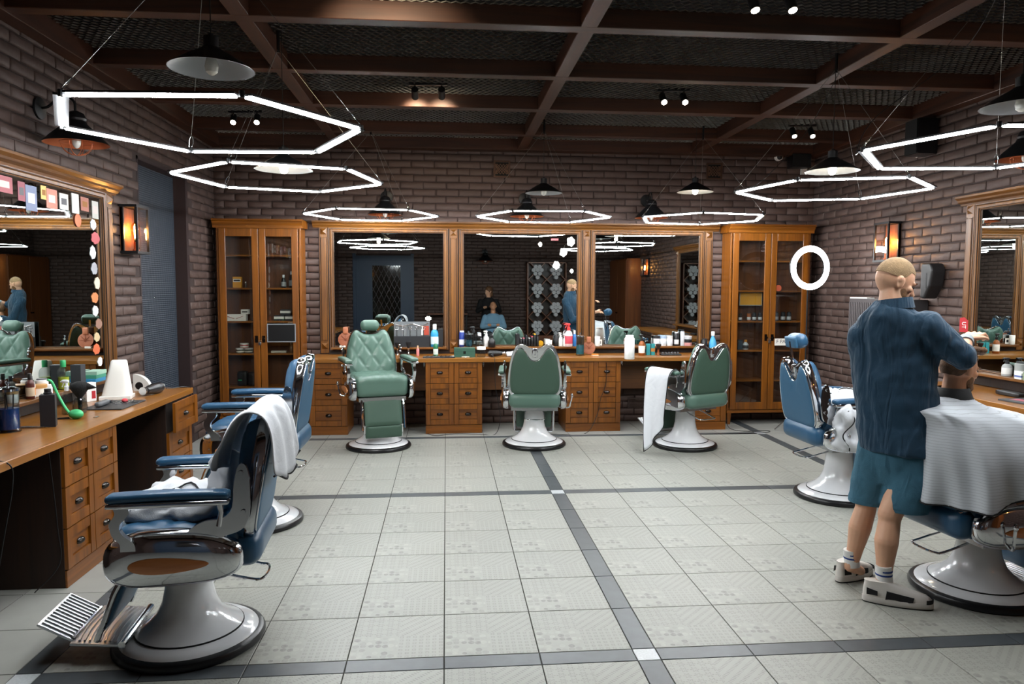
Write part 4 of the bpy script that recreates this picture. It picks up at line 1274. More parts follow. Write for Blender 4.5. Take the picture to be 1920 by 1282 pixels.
# shirt
sb = MB(); hem = AY(1690, 848, .50)
A2 = fa - PI / 2
section(sb, [(AY(1670, 566, .54), .078, .076, 0), (AY(1670, 578, .54), .105, .09, A2), (AY(1670, 594, .54), .155, .105, A2), (AY(1672, 618, .545), .195, .12, A2), (AY(1676, 660, .55), .215, .125, A2), (AY(1676, 720, .54), .21, .135, A2), (AY(1682, 790, .53), .205, .14, A2), (hem, .21, .15, A2)], 32)
chain(sb, [sh_r - rt * .03, sh_r, sh_r.lerp(el_r, .55), el_r + Vector((.0, 0, .0)), el_r.lerp(wr_r, .22)], [.085, .088, .076, .066, .060])
chain(sb, [sh_l + rt * .03, sh_l, sh_l.lerp(el_l, .55), el_l, el_l.lerp(wr_l, .35)], [.08, .08, .068, .06, .054])
shirt = skinned(sb, 'shirt', M['denim_dark'], bt, .009, 7, B0, (.13, .03))
cl = MB(); rs = []
for zz, r_ in ((-.022, .100), (.010, .092), (.034, .086), (.033, .079), (-.01, .085)):
    rs.append([AY(1672, 572, .54) - B0 + Vector((r_ * 1.05 * math.cos(2 * PI * j / 24) + .01, r_ * math.sin(2 * PI * j / 24), zz + .012 * math.sin(2 * PI * j / 24 + 2.4))) for j in range(24)])
cl.rings(rs, cap=False).build('collar', M['denim_dark'], shirt, 60, fixn=True)
# pale cuff at the wrist
MB().tube([(el_r.lerp(wr_r, .70)) - B0, el_r.lerp(wr_r, .93) - B0], [.040, .036], 16).build('cuff', mat('pale_cuff', '8f989c', .9), shirt)
# shorts
ss = MB()
for k, wv in ((-1, 0), (1, 0)):
    h_, kn = (hip_r, kn_r) if k > 0 else (hip_l, kn_l)
    e = AY(1696, 952, .43) if k > 0 else AY(1632, 938, .62)
    ss_dir = h_.lerp(e, .5)
    section(ss, [(e, .118, .096, A2), (e.lerp(h_, .4), .122, .105, A2), (h_ + Vector((0, 0, .02)), .125, .115, A2), (h_ + Vector((0, 0, .1)), .11, .10, A2)], 24)
section(ss, [(hip + Vector((0, 0, -.16)), .15, .115, A2), (hip + Vector((0, 0, -.05)), .178, .135, A2), (hip + Vector((0, 0, .08)), .175, .13, A2), (hip + Vector((0, 0, .16)), .15, .11, A2)], 28)
sh_o = skinned(ss, 'shorts', M['denim'], bt, .008, 4, B0, (.12, .016))
for k in (0, 1):
    e = AY(1696, 953, .43) if k else AY(1632, 939, .62)
    rs = [[e - B0 + Vector((r_ * 1.16 * math.cos(2 * PI * j / 28) * math.cos(A2) - r_ * .95 * math.sin(2 * PI * j / 28) * math.sin(A2), r_ * 1.16 * math.cos(2 * PI * j / 28) * math.sin(A2) + r_ * .95 * math.sin(2 * PI * j / 28) * math.cos(A2), z_)) for j in range(28)] for r_, z_ in ((.098, .016), (.100, .0), (.098, -.008), (.090, -.006), (.09, .014))]
    MB().rings(rs, cap=False).build('hem', M['denim'], sh_o, 60, fixn=True)


def shoe(heel, toe, parent, o):
    """trainer with chunky sole"""
    h, t_ = Vector(heel), Vector(toe); d = (t_ - h); ln = d.length; d.normalize(); sd = Vector((-d.y, d.x, 0)); e = thing_part('shoe', parent)
    Q = lambda a, s_, z: h + d * a * ln + sd * s_ + Vector((0, 0, z)) - o

    def ring(z, grow, n=28):
        out = []
        for j in range(n):
            a = 2 * PI * j / n; c_ = math.cos(a); u = .5 - .5 * c_; w = (.034 + .014 * math.sin(u * PI * .9) + .007 * u) * abs(math.sin(a)) ** .55 * (1 if math.sin(a) > 0 else -1)
            out.append(Q(-.02 + u * 1.04 + grow * -c_ * .05, w * (1 + grow), z))
        return out
    so = MB().rings([ring(.006, .0), ring(.012, .05), ring(.024, .075), ring(.036, .02)]).build('sole', M['sole'], parent, 50, fixn=True)
    MB().rings([ring(.0, -.03), ring(.0065, .03)]).build('outsole', M['shoe_b'], so, 50, fixn=True)
    up = MB(); rs = []
    for (z, a0, a1, w) in ((.028, -.015, 1.01, .049), (.050, -.014, .99, .048), (.066, -.012, .92, .045), (.080, -.008, .76, .041), (.094, .0, .60, .037), (.108, .006, .46, .034), (.118, .0, .40, .034)):
        out = []
        for j in range(28):
            a = 2 * PI * j / 28; u = .5 - .5 * math.cos(a); out.append(Q(a0 + u * (a1 - a0), w * abs(math.sin(a)) ** .6 * (1 if math.sin(a) > 0 else -1) * (.82 + .25 * u), z))
        rs.append(out)
    u_ = up.rings(rs).build('shoe_upper', M['shoe_w'], parent, 60, fixn=True)
    for s_ in (-1, 1):      # black mesh panels, toe guard and heel patch
        pan = MB(); row0, row1 = [], []
        for k in range(9):
            a = .30 + .40 * k / 8; row0.append(Q(a, s_ * .0525, .037 + .004 * math.sin(k * .8))); row1.append(Q(a + .02, s_ * (.0480 - .002 * k / 8), .078 - .018 * k / 8))
        pan.grid([row0, row1, [p + Vector((0, 0, .0)) - sd * s_ * .012 for p in row1]]).build('mesh_panel', M['shoe_b'], u_, 60)
        pan = MB(); r0, r1 = [], []
        for k in range(6):
            a = .03 + .16 * k / 5; r0.append(Q(a, s_ * (.036 + .012 * k / 5), .05)); r1.append(Q(a, s_ * (.034 + .010 * k / 5), .085 - .012 * k / 5))
        pan.grid([r0, r1]).build('heel_patch', M['shoe_b'], u_, 60)
    tg = MB(); rs2 = []
    for zz, gr in ((.036, .0535), (.058, .051)):
        rs2.append([Q(1.015 - .16 * (1 - math.cos(b_)), gr * math.sin(b_), zz) + Vector((0, 0, 0)) for b_ in [(-1 + 2 * k / 12) * 1.35 for k in range(13)]])
    tg.grid(rs2).build('toe_guard', M['shoe_b'], u_, 60)
    lc = MB()
    for k in range(5):
        a = .46 + k * .075; z = .100 - k * .0085; lc.tube([Q(a, -.026, z - .006), Q(a + .02, 0, z + .004), Q(a, .026, z - .006)], .0025, 6)
    lc.build('laces', M['paper'], u_)
    return so


def thing_part(n, p): return None


shoe((2.225, .425, 0), (2.52, .29, 0), bt, B0); shoe((2.215, .665, 0), (2.47, .78, 0), bt, B0)
for a in (ank_r, ank_l):
    sk = MB().tube([a - B0 + Vector((.01, 0, .0)), a - B0 + Vector((.004, 0, .05)), a - B0 + Vector((0, 0, .095))], [.041, .041, .0405], 18).build('sock', M['sock'], bt)
    for z_ in (.045, .066): MB().tube([a - B0 + Vector((.004, 0, z_)), a - B0 + Vector((.004, 0, z_ + .009))], .0418, 18).build('stripe', M['sockblue'], sk)

# ---- the customer under the cape
C0 = Vector((2.92, .50, .60))
ct = thing('person', 'seated customer in profile wearing a white pinstriped cape', 'person', C0)
hc = AY(1800, 690, .50)
b = MB(); P, Mx = head_shape(b, hc, (.96, .12, -.22), (.05, 0, 1), 1.0)
nk = hc + Vector((-.035, 0, -.16))
cap(b, nk, hc + Vector((-.02, 0, -.05)), .062, .058)
section(b, [(nk + Vector((0, 0, -.02)), .07, .07, 0), (nk + Vector((-.01, 0, -.09)), .12, .20, 0), (Vector((2.86, .5, .88)), .12, .17, 0), (Vector((2.88, .5, .64)), .13, .17, 0)])
for k in (-1, 1):
    chain(b, [nk + Vector((-.01, k * .16, -.12)), Vector((2.86, .5 + k * .22, .82)), Vector((3.06, .5 + k * .16, .74))], [.05, .04, .03])
    chain(b, [Vector((2.92, .5 + k * .1, .68)), Vector((3.33, .5 + k * .11, .66)), Vector((3.40, .5 + k * .11, .30))], [.08, .062, .045])
    chain(b, [Vector((3.40, .5 + k * .11, .30)), Vector((3.41, .5 + k * .11, .20)), Vector((3.50, .5 + k * .11, .17))], [.045, .04, .035])
cb = skinned(b, 'body', M['skin2'], ct, .0065, 5, C0)
eyes(P, Mx, 1.0, cb, C0)
hair_cap(P, C0, M['hair_brown'], cb, .72, .06, 1.05, .05)
hr = MB()
for k in range(7): cap(hr, P(-.045 + .015 * k, -.05 + .01 * (k % 3), .10 + .008 * (k % 2)), P(-.05 + .017 * k, .075, .105 + .012 * ((k + 1) % 2)), .022, .016)
skinned(hr, 'fringe', M['hair_brown'], cb, .006, 2, C0, (.02, .01))
bd = MB().ell(P(0, .055, -.092), (.046, .044, .036), Mx, 14, 8).ell(P(.045, .03, -.06), (.016, .03, .045), Mx, 10, 8).ell(P(-.045, .03, -.06), (.016, .03, .045), Mx, 10, 8)
skinned(bd, 'stubble', M['beard'], cb, .005, 3, C0)
# cape
cp = MB(); rs = []; NN = 96
CR = ((nk.z + .03, nk.x, .070, .070, .070, 0), (nk.z, nk.x - .002, .088, .088, .088, 0), (nk.z - .02, nk.x - .006, .22, .12, .16, .003), (nk.z - .05, nk.x - .008, .31, .17, .25, .005),
      (1.0, 2.84, .345, .26, .32, .008), (.90, 2.88, .395, .40, .38, .011), (.81, 2.92, .44, .52, .425, .015), (.72, 2.94, .455, .58, .44, .020), (.63, 2.95, .465, .595, .45, .026), (.56, 2.95, .47, .60, .455, .032))
for i, (z, cx, rr_k, rf, ry, fd) in enumerate(CR):
    ring = []
    for j in range(NN):
        a = 2 * PI * j / NN
        k = fd * (math.sin(a * 9 + i * .25) + .6 * math.sin(a * 17 + 1.3 - i * .2) + .5 * math.sin(a * 5 + 2))
        c_, s_ = math.cos(a), math.sin(a); ex = .8 if c_ > 0 or i < 2 else .72
        x = math.copysign(abs(c_) ** ex, c_) * ((rf if c_ > 0 else rr_k) + k); y = math.copysign(abs(s_) ** ex, s_) * (ry + k)
        zz = z
        if i > 5: zz += .16 * max(0, -s_) ** 2 * max(0, min(1, c_ * 1.6 + .75)) * (i - 5) / 4 + .05 * max(0, c_) * (i - 5) / 4
        ring.append(Vector((cx + x, .5 + y, zz)) - C0)
    rs.append(ring)
cape = cp.rings(rs, cap=False).build('cape', M['cape'], ct, 180, sub=1)
MB().tube(rs[-1], .0045, 6, True).build('cape_piping', M['trimblack'], cape)
rs = []
for r_, z_ in ((.074, .052), (.078, .05), (.094, .006), (.104, -.012), (.098, -.016), (.086, .0), (.07, .05)):
    rs.append([nk - C0 + Vector((r_ * math.cos(2 * PI * j / 28), r_ * math.sin(2 * PI * j / 28), z_ + .006)) for j in range(28)])
MB().rings(rs, cap=False).build('neck_strip', M['shoe_b'], cape, 60, fixn=True)
# ================================================================== TOWELS AND CAPES
def drape(name, label, P, m, trim=True, thick=.006, loc=None, sub=2, edges='ends'):
    """cloth from a coarse grid of points (rows x cols)"""
    o0 = Vector(loc) if loc else sum((Vector(p) for r in P for p in r), Vector()) / (len(P) * len(P[0]))
    Q = [[Vector(p) - o0 for p in r] for r in P]
    t = MB().grid(Q).build(name, m, None, 180); t.location = o0
    md = t.modifiers.new('sub', 'SUBSURF'); md.levels = sub; md.render_levels = sub
    md = t.modifiers.new('thick', 'SOLIDIFY'); md.thickness = thick; md.offset = 0
    tag(t, label, 'towel' if 'towel' in name else 'cape')
    if trim:
        k = 6
        ed = crom(Q[0], k) if edges != 'last' else []
        for n_, line in ((1, Q[-1]), (2, [r[0] for r in Q]), (3, [r[-1] for r in Q])):
            if edges == 'last' and n_ != 1: continue
            MB().tube(crom(line, 5), .0048, 6).build('piping', M['trimblack'], t)
    return t


# towel over the back of the nearest blue chair: rows go from the front side over the top to the rear hanging end
yb = .27


def fold(i, j, a=.01): return a * math.sin(j * 2.1 + i * .7)


rows = []
prof = [(-1.0, .80), (-.985, .88), (-.96, .98), (-.92, 1.07), (-.85, 1.13), (-.775, 1.11), (-.735, 1.03), (-.725, .93), (-.715, .84)]
for i, (x, z) in enumerate(prof):
    r = []
    for j in range(10):
        k = j / 9; y = -.01 + k * .47
        fr = max(0, i - 4) / 4
        r.append((x + .016 * math.sin(j * 1.7 + i * .5) * (1 if i not in (4,) else .3), y + .03 * fr * math.sin(k * 3), z - (.05 * math.sin(k * PI) if i > 5 else 0) + (.06 * (1 - k) if i < 2 else 0) + .01 * math.sin(j * 2.3)))
    rows.append(r)
drape('towel', 'white towel with black edge hung over the back of the nearest blue chair', rows, M['cloth'], edges='last')
# towel hung over the arm of the green chair by the wall mirror
c = Vector((2.51, 4.27, 0)); hd_ = R(113); fr_ = Vector((math.cos(hd_), math.sin(hd_), 0)); lf_ = Vector((-fr_.y, fr_.x, 0))
rows = []
Z = [(.20, .62), (.25, .74), (.285, .82), (.335, .850), (.39, .832), (.42, .76), (.43, .62), (.44, .47), (.45, .32), (.455, .17), (.46, .035)]
tip = Vector((1.985, 3.90, 0)); tipr = Vector((2.16, 3.86, 0))
for i, (lat, z) in enumerate(Z):
    r = []
    hang = max(0, i - 4) / 6
    for j in range(9):
        k = j / 8
        al = -.23 + .36 * k
        p = c + lf_ * (lat + .02 * math.sin(k * 9 + .3) * min(1, hang * 2 + .15)) + fr_ * al
        q_ = tipr.lerp(tip, k) + Vector((.02 * math.sin(k * 11), .02 * math.cos(k * 9), 0))
        p = p.lerp(q_, hang ** 1.5)
        zz = z + (.30 * (1 - k) ** 1.3 * hang ** 2)
        r.append((p.x, p.y, max(zz, .012)))
    rows.append(r)
drape('towel', 'long white towel hanging from the arm of a green chair to the floor', rows, M['cloth'])


def crumple(name, label, c, half, seed, amp=.05, rz=0, trim=True, n=26, cat='cape'):
    """heap of cloth"""
    rx = Matrix.Rotation(rz, 3, 'Z')

    def dsp(w, nn):
        q = w * 7 + Vector((seed, seed * 2.3, 0))
        d = 1 - abs(noise.noise(q)) * 2.2; d2 = 1 - abs(noise.noise(q * 2.1 + Vector((5, 1, 2)))) * 2
        f = 1 if w.z > -half[2] * .6 else .25
        return w + nn * amp * (.75 * d + .35 * d2 - .5) * f
    b = MB().rbox(half, min(half) * .95, (n, n, 10), dsp, (0, 0, 0), rx)
    zm = min(v.z for v in b.v)
    for v in b.v: v.z = max(v.z, -half[2] * .92)
    o = b.build(name, M['cloth'], None, 180); o.location = Vector(c); tag(o, label, cat)
    if trim:
        pts = []
        for k in range(15):
            t_ = -1.0 + 2.0 * k / 14; pts.append(rx @ Vector((half[0] * t_ * .8, half[1] * .3 * math.sin(t_ * 4 + seed), half[2] + amp * (.25 + .5 * noise.noise(Vector((t_ * 3, seed, 0)))))))
        MB().tube(pts, .0045, 6).build('piping', M['trimblack'], o)
    return o


crumple('folded_cape', 'crumpled white cape lying on the seat of the nearest blue chair', (-1.20, .30, .655), (.20, .22, .045), 1.7, .05)
crumple('folded_cape', 'white cape bunched against the backrest of the nearest blue chair', (-1.02, .40, .76), (.075, .13, .12), 4.2, .045, trim=False)
crumple('folded_cape', 'white cape heaped on the seat of the empty blue chair', (3.12, 2.27, .735), (.22, .24, .10), 7.3, .075)
o = crumple('hanging_cape', 'white cape with black edges slipping off the seat of the empty blue chair', (3.10, 1.985, .60), (.19, .065, .17), 11.4, .085)
for k in range(3):
    pts = [Vector((-.15 + .16 * k + .04 * math.sin(q * .9 + k), -.075 - .03 * math.sin(q * .5 + k), .16 - .034 * q)) for q in range(10)]
    MB().tube(crom(pts, 4), .0045, 6).build('piping', M['trimblack'], o)
o = crumple('folded_towel', 'white towel lying on the back worktop behind the middle green chair', (AZ(985, 668, ztop + .02).x, 5.30, ztop + .023), (.19, .10, .022), 3.1, .02, trim=False, cat='towel')
# ================================================================== SMALL THINGS
COLS = {}


def cm(h, rough=.35, **k):
    key = 'paint_%s_%s' % (h, ''.join('%s%s' % (a, str(v)[:4]) for a, v in sorted(k.items())))
    return mat(key, h, rough, **k)


LIQ = lambda h: mat('liquid_' + h, h, .08, trans=0, ior=1.33)
CLR = thin('clear_plastic', 'e4e9ea')
KINDS_ = {
    'bottle': [(0, 0), (.46, 0), (.5, .02), (.5, .58), (.42, .68), (.2, .76), (.2, .80)],
    'can': [(0, 0), (.47, 0), (.5, .015), (.5, .86), (.42, .9), (.42, .905)],
    'jar': [(0, 0), (.46, 0), (.5, .04), (.5, .72), (.46, .76)],
    'flask': [(0, 0), (.44, 0), (.5, .05), (.5, .45), (.36, .62), (.17, .78), (.17, .84)],
    'spray': [(0, 0), (.46, 0), (.5, .02), (.5, .50), (.40, .60), (.18, .68), (.18, .72)],
}


def bottle(kind, loc, d, h, colr, capc, label, name=None, cat='bottle', lab=None, clear=False, liquid=None, group=None, rz=0):
    """turned container; parts: cap, label band, trigger, liquid"""
    t = MB().lathe([(r * d, z * h) for r, z in KINDS_[kind]], 20).build(name or {'can': 'spray_can', 'jar': 'jar', 'spray': 'spray_bottle'}.get(kind, 'bottle'), CLR if clear else cm(colr), None, 40)
    t.location = loc; t.rotation_euler = (0, 0, rz); tag(t, label, cat, group)
    top = KINDS_[kind][-1][1] * h
    if kind == 'can': MB().lathe([(.40 * d, top - .002), (.40 * d, h * .985), (.34 * d, h), (0, h)], 18).build('cap', cm(capc), t, 40)
    elif kind == 'jar': MB().lathe([(.52 * d, top - .004), (.52 * d, h * .98), (.49 * d, h), (0, h)], 20).build('lid', cm(capc), t, 40)
    elif kind == 'spray':
        MB().lathe([(.22 * d, top - .01), (.22 * d, h * .80), (.12 * d, h * .82), (.12 * d, h * .9)], 14).build('collar', cm(capc), t, 40)
        MB().rbox((.34 * d, .16 * d, .05 * h), .04 * h, 4, None, (-.12 * d, 0, h * .94)).cyl((-.38 * d, 0, h * .94), (-.56 * d, 0, h * .93), .06 * d, n=8).tube([(-.25 * d, 0, h * .9), (-.42 * d, 0, h * .78)], .05 * d, 6).build('trigger', cm(capc), t, 50)
    else: MB().lathe([(.23 * d, top - .008), (.24 * d, h * .97), (.2 * d, h), (0, h)], 14).build('cap', cm(capc), t, 40)
    if lab: MB().lathe([(.503 * d, h * .12), (.506 * d, h * .125), (.506 * d, h * .45), (.503 * d, h * .455)], 20).build('label_band', cm(lab, .6), t, 40)
    if liquid: MB().lathe([(0, .004), (.44 * d, .004), (.44 * d, h * .42), (0, h * .42)], 18).build('liquid', LIQ(liquid), t, 40)
    return t


def at_surface(px, py, z): return AZ(px, py, z)


def item(kind, px, pyb, wpx, hpx, z, colr, capc, label, **k):
    """stand a container where its foot appears in the photograph, on the surface at height z"""
    p = k.pop('p', None) or AZ(px, pyb, z); s = mpp(p); p = Vector((p.x, p.y, z))
    return bottle(kind, p, wpx * s, hpx * s, colr, capc, label, **k)


def boxthing(name, label, cat, loc, sz, colr, rz=0, group=None, band=None, bandz=(.3, .6), m=None):
    t = MB().bb(-sz[0] / 2, sz[0] / 2, -sz[1] / 2, sz[1] / 2, 0, sz[2]).build(name, m or cm(colr, .5), None, 0, .0015, 1)
    t.location = loc; t.rotation_euler = (0, 0, rz); tag(t, label, cat, group)
    if band:
        e = .0006
        MB().bb(-sz[0] / 2 - e, sz[0] / 2 + e, -sz[1] / 2 - e, sz[1] / 2 + e, sz[2] * bandz[0], sz[2] * bandz[1]).build('printed_band', cm(band, .5), t, 0)
    return t


def jar_disinfect(loc, d, h, colr, label):
    t = MB().lathe([(0, 0), (.5 * d, 0), (.5 * d, .03 * h), (.46 * d, .05 * h), (.46 * d, .80 * h), (.44 * d, .80 * h), (.44 * d, .06 * h), (0, .06 * h)], 24).build('disinfectant_jar', CLR, None, 40); t.location = loc
    tag(t, label, 'jar')
    MB().lathe([(0, .062 * h), (.435 * d, .062 * h), (.435 * d, .46 * h), (0, .46 * h)], 22).build('liquid', LIQ(colr), t, 40)
    l = MB().lathe([(.47 * d, .80 * h), (.5 * d, .80 * h), (.5 * d, .845 * h), (.3 * d, .88 * h), (0, .885 * h)], 24).build('lid', M['chrome'], t, 40)
    MB().lathe([(.05 * d, .88 * h), (.05 * d, .92 * h), (.1 * d, .94 * h), (.1 * d, .98 * h), (0, h)], 14).build('knob', M['chrome'], l, 40)
    b = MB()
    for k in range(3): b.cyl((.15 * d * math.cos(k * 2.1), .15 * d * math.sin(k * 2.1), .08 * h), (.22 * d * math.cos(k * 2.1 + .4), .22 * d * math.sin(k * 2.1 + .4), .74 * h), .012 * d + .002, n=6)
    b.build('combs', M['blackplastic'], t)
    return t


def brush_stand(loc, h, headc, label, handle='chrome', rz=0, name='neck_brush'):
    t = MB().lathe([(0, 0), (.018, 0), (.02, .006), (.012, .02), (.011, h * .45), (.014, h * .52), (0, h * .52)], 14).build(name, M['chrome'] if handle == 'chrome' else cm(handle), None, 40); t.location = loc; tag(t, label, 'brush')
    MB().lathe([(.013, h * .5), (.018, h * .6), (.034, h * .9), (.032, h * .97), (.02, h), (0, h)], 18).build('bristles', cm(headc, .9, bump=(300, .8)), t, 60)
    return t


def dryer(loc, rz, label, k=1.0, silver=False):
    t = thing('hair_dryer', label, 'hair dryer', loc, rz)
    MB().lathe([(0, -.10 * k), (.03 * k, -.10 * k), (.04 * k, -.07 * k), (.042 * k, -.0), (.034 * k, .06 * k), (.026 * k, .10 * k), (.026 * k, .105 * k), (0, .105 * k)], 20).xf(Matrix.Rotation(R(90), 4, 'Y')).xf(Matrix.Translation((0, 0, .043 * k))).build('barrel', M['blackplastic'], t, 40)
    MB().lathe([(.022 * k, .104 * k), (.024 * k, .106 * k), (.030 * k, .15 * k), (.022 * k, .15 * k)], 18).xf(Matrix.Rotation(R(90), 4, 'Y')).xf(Matrix.Translation((0, 0, .043 * k))).build('nozzle', M['steel'], t, 40)
    MB().lathe([(.028 * k, -.101 * k), (.03 * k, -.104 * k), (.012 * k, -.108 * k), (0, -.108 * k)], 18).xf(Matrix.Rotation(R(90), 4, 'Y')).xf(Matrix.Translation((0, 0, .043 * k))).build('rear_grille', M['alu'], t, 40)
    MB().tube(crom([(-.04 * k, .0, .04 * k), (-.05 * k, -.06 * k, .03 * k), (-.075 * k, -.14 * k, .02 * k)], 4), [.018 * k] * 9, 10).build('handle', M['blackplastic'], t, 60)
    return t


def cable(name, label, pts, r=.0035, m=None):
    o0 = Vector(pts[len(pts) // 2])
    t = MB().tube([Vector(p) - o0 for p in crom(pts, 7)], r, 6).build(name, m or M['blackplastic'], None, 80); t.location = o0; tag(t, label, 'cable'); return t


ZB = ztop          # back worktop
ZLd = .947         # ledge under the back mirrors
LY = 5.66
Lg = lambda px, py: (lambda p: Vector((p.x, 5.63, ZLd)))(AY(px, py, 5.63))
# ---- back station, ledge
def ledge(kind, px, wpx, hpx, colr, capc, label, dy=0, **k):
    p = AY(px, 650, 5.655 + dy); s = mpp(p); return bottle(kind, Vector((p.x, 5.655 + dy, ZLd)), wpx * s, hpx * s, colr, capc, label, **k)


ledge('bottle', 815, 15, 42, '2e93c4', 'e8e8e8', 'bright blue bottle with white pointed cap on the first mirror ledge', lab='cfe6f0')
p = AY(825, 650, 5.66); boxthing('product_box', 'black upright box beside the bright blue bottle', 'box', (p.x + .005, 5.665, ZLd), (.06, .05, .21), '16171a')
# tool organiser
p0, p1 = AY(739, 650, 5.66), AY(806, 650, 5.66)
t = thing('tool_organiser', 'grey see-through tool organiser with scissors standing before the first mirror', 'organiser', ((p0.x + p1.x) / 2, 5.66, ZLd))
W = p1.x - p0.x
MB().bb(-W / 2, W / 2, .0, .006, 0, .30).build('back_plate', cm('6f7477', .3), t, 0)
MB().bb(-W / 2, W / 2, -.035, -.03, 0, .13).bb(-W / 2, -W / 2 + .004, -.03, 0, 0, .13).bb(W / 2 - .004, W / 2, -.03, 0, 0, .13).build('pocket', cm('2b2d30', .3), t, 0)
for k in range(5):
    x = -W / 2 + .035 + k * W / 5.4
    s_ = MB().tube([(x, -.015, .04), (x, -.012, .20)], .006, 6)
    for q in (-1, 1): s_.tube([(x + q * .012 + .011 * math.cos(a * PI / 5), -.012, .225 + .016 * math.sin(a * PI / 5)) for a in range(10)], .003, 6, True)
    s_.build('scissors', M['steel'], t)
MB().bb(-W / 2 + .09, -W / 2 + .15, -.012, -.004, .12, .27).build('steel_card', M['alu'], t, 0)
MB().bb(W / 2 - .10, W / 2 - .075, -.012, -.004, .14, .25).build('white_card', M['paper'], t, 0)
MB().bb(W / 2 - .075, W / 2 - .01, -.012, -.004, .14, .25).build('red_card', cm('a5402e', .5), t, 0)
MB().tube(crom([(-W / 2 + .02, -.012, .27), (-W / 4, -.016, .25), (0, -.014, .275), (W / 4, -.016, .25), (W / 2 - .02, -.012, .285)], 5), .005, 6).build('chain', M['steel'], t)
p = AY(803, 597, 5.70)
t = MB().prism([(math.cos(a * PI / 8) * .042 * (1 if a % 2 else .8), math.sin(a * PI / 8) * .032 * (1 if a % 2 else .8)) for a in range(16)], Matrix.Rotation(R(90), 4, 'X'), .002).build('sticker', M['paper'], None, 0); t.location = (p.x, 5.708, p.z); tag(t, 'small white jagged sticker on the first mirror above the organiser', 'sticker')
# wooden fan shaped plaque
def plaque(px, py_top, pyb, label, y=5.63, z=ZLd):
    p = AY(px, pyb, y); s = mpp(p); h = (pyb - py_top) * s
    t = MB().lathe([(0, 0), (h * .36, 0), (h * .36, .01), (h * .2, .016), (0, .012)], 26).xf(Matrix.Rotation(R(80), 4, 'X')).xf(Matrix.Translation((0, .01, h * .38))).build('round_wooden_brush', cm('96573a', .5), None, 40); t.location = (p.x, y, z); tag(t, label, 'brush')
    MB().rbox((h * .13, .009, h * .18), .008, 4, None, (0, .004, h * .82)).build('handle', cm('a8684a', .5), t, 50)
    sp = MB()
    for k in range(8): sp.bar((0, -.008, h * .38), (h * .3 * math.cos(k * PI / 4), -.004, h * .38 + h * .3 * math.sin(k * PI / 4)), .004, .004)
    sp.build('spokes', cm('7d3d20', .5), t, 0)
    return t


plaque(648, 612, 650, 'round copper-brown brush on the ledge behind the room-facing green chair')
p = AY(642, 649, 5.60); boxthing('white_block', 'small white block lying on the first mirror ledge', 'box', (p.x, 5.62, ZLd), (.07, .03, .022), 'e2dfd6')
brush_stand((AZ(765, 668, ZB).x, 5.47, ZB), .17, '0e0e10', 'black powder brush on chrome stand beside the green headrest chair')
brush_stand((AZ(744, 668, ZB).x, 5.50, ZB), .16, '0e0e10', 'second black powder brush half hidden by the green chair')
bottle('bottle', (AZ(783, 668, ZB).x, 5.42, ZB), .035, .12, 'd98a8a', 'e0b48c', 'small pink handled shaving brush on the back worktop', name='shaving_brush', cat='brush')
item('bottle', 817, 668, 9, 32, ZB, '1d6a44', 'e6e6e6', 'small green bottle with white cap below the bright blue bottle', lab='cfd8cf')
t = boxthing('tool_mat', 'flat black mat with small tools on the back worktop', 'mat', (AZ(823, 671, ZB).x, 5.20, ZB), (.36, .16, .010), '1a1b1d')
for k in range(6): MB().bar((-.14 + k * .05, -.05, .014), (-.12 + k * .05, .05, .014), .012, .008).build('clip', M['steel'], t, 0)
p = AZ(845, 668, ZB); t = MB().rbox((.05, .03, .008), .007, 4, None, (0, 0, .008)).build('white_comb', cm('e4e2da'), None, 50); t.location = (p.x, 5.24, ZB + .01); t.location = (p.x + .06, 5.26, ZB); tag(t, 'white comb lying at the corner of the black mat', 'comb')
# cluster beside the second mirror
item('spray', 854, 662, 13, 38, ZB, '131416', '0f1012', 'black spray bottle between the first two mirrors')
ledge('can', 866, 10, 30, '233a86', 'd8dade', 'blue and white spray can on the second mirror ledge', lab='d7dbe6')
jar_disinfect((AY(879, 650, 5.62).x, 5.62, ZLd), .085, .185, '2a5a6a', 'tall clear jar with grey liquid on the second mirror ledge')
ledge('spray', 888, 12, 38, 'cfd6d8', '1a1b1d', 'clear trigger bottle behind the green box', clear=True)
ledge('flask', 899, 14, 26, 'cfd6d8', 'c8cccc', 'small clear round flask on the second mirror ledge', clear=True, dy=-.03)
ledge('spray', 912, 10, 30, 'e8e8e6', 'e8e8e6', 'white spray bottle on the second mirror ledge')
t = boxthing('leather_case', 'dark green case with metal clasp on the back worktop', 'case', (AZ(871, 669, ZB).x, 5.27, ZB), (.24, .13, .105), '2f5547', band='24453a', bandz=(.62, .66))
MB().bb(-.012, .012, -.072, -.065, .04, .07).build('clasp', M['chrome'], t, 0)
p = AZ(874, 674, ZB); t = MB().rbox((.045, .008, .006), .005, 4, None, (0, 0, 0)).bb(-.008, .008, -.07, -.006, -.004, .004).build('razor', cm('d9d6c6'), None, 40); t.location = (p.x, 5.17, ZB + .008); tag(t, 'cream T-shaped razor lying before the green case', 'razor')
bottle('jar', (AZ(903, 670, ZB).x, 5.26, ZB), .10, .115, 'c9d0d0', 'e9e9e6', 'glass beaker with white lid beside the green case', clear=True)
dryer((AZ(928, 668, ZB).x, 5.30, ZB), R(10), 'black hair dryer lying behind the glass beaker', .8)
ledge('flask', 922, 14, 22, '111113', '111113', 'black cone shaped diffuser on the second mirror ledge', dy=-.05, name='dryer_diffuser', cat='diffuser')
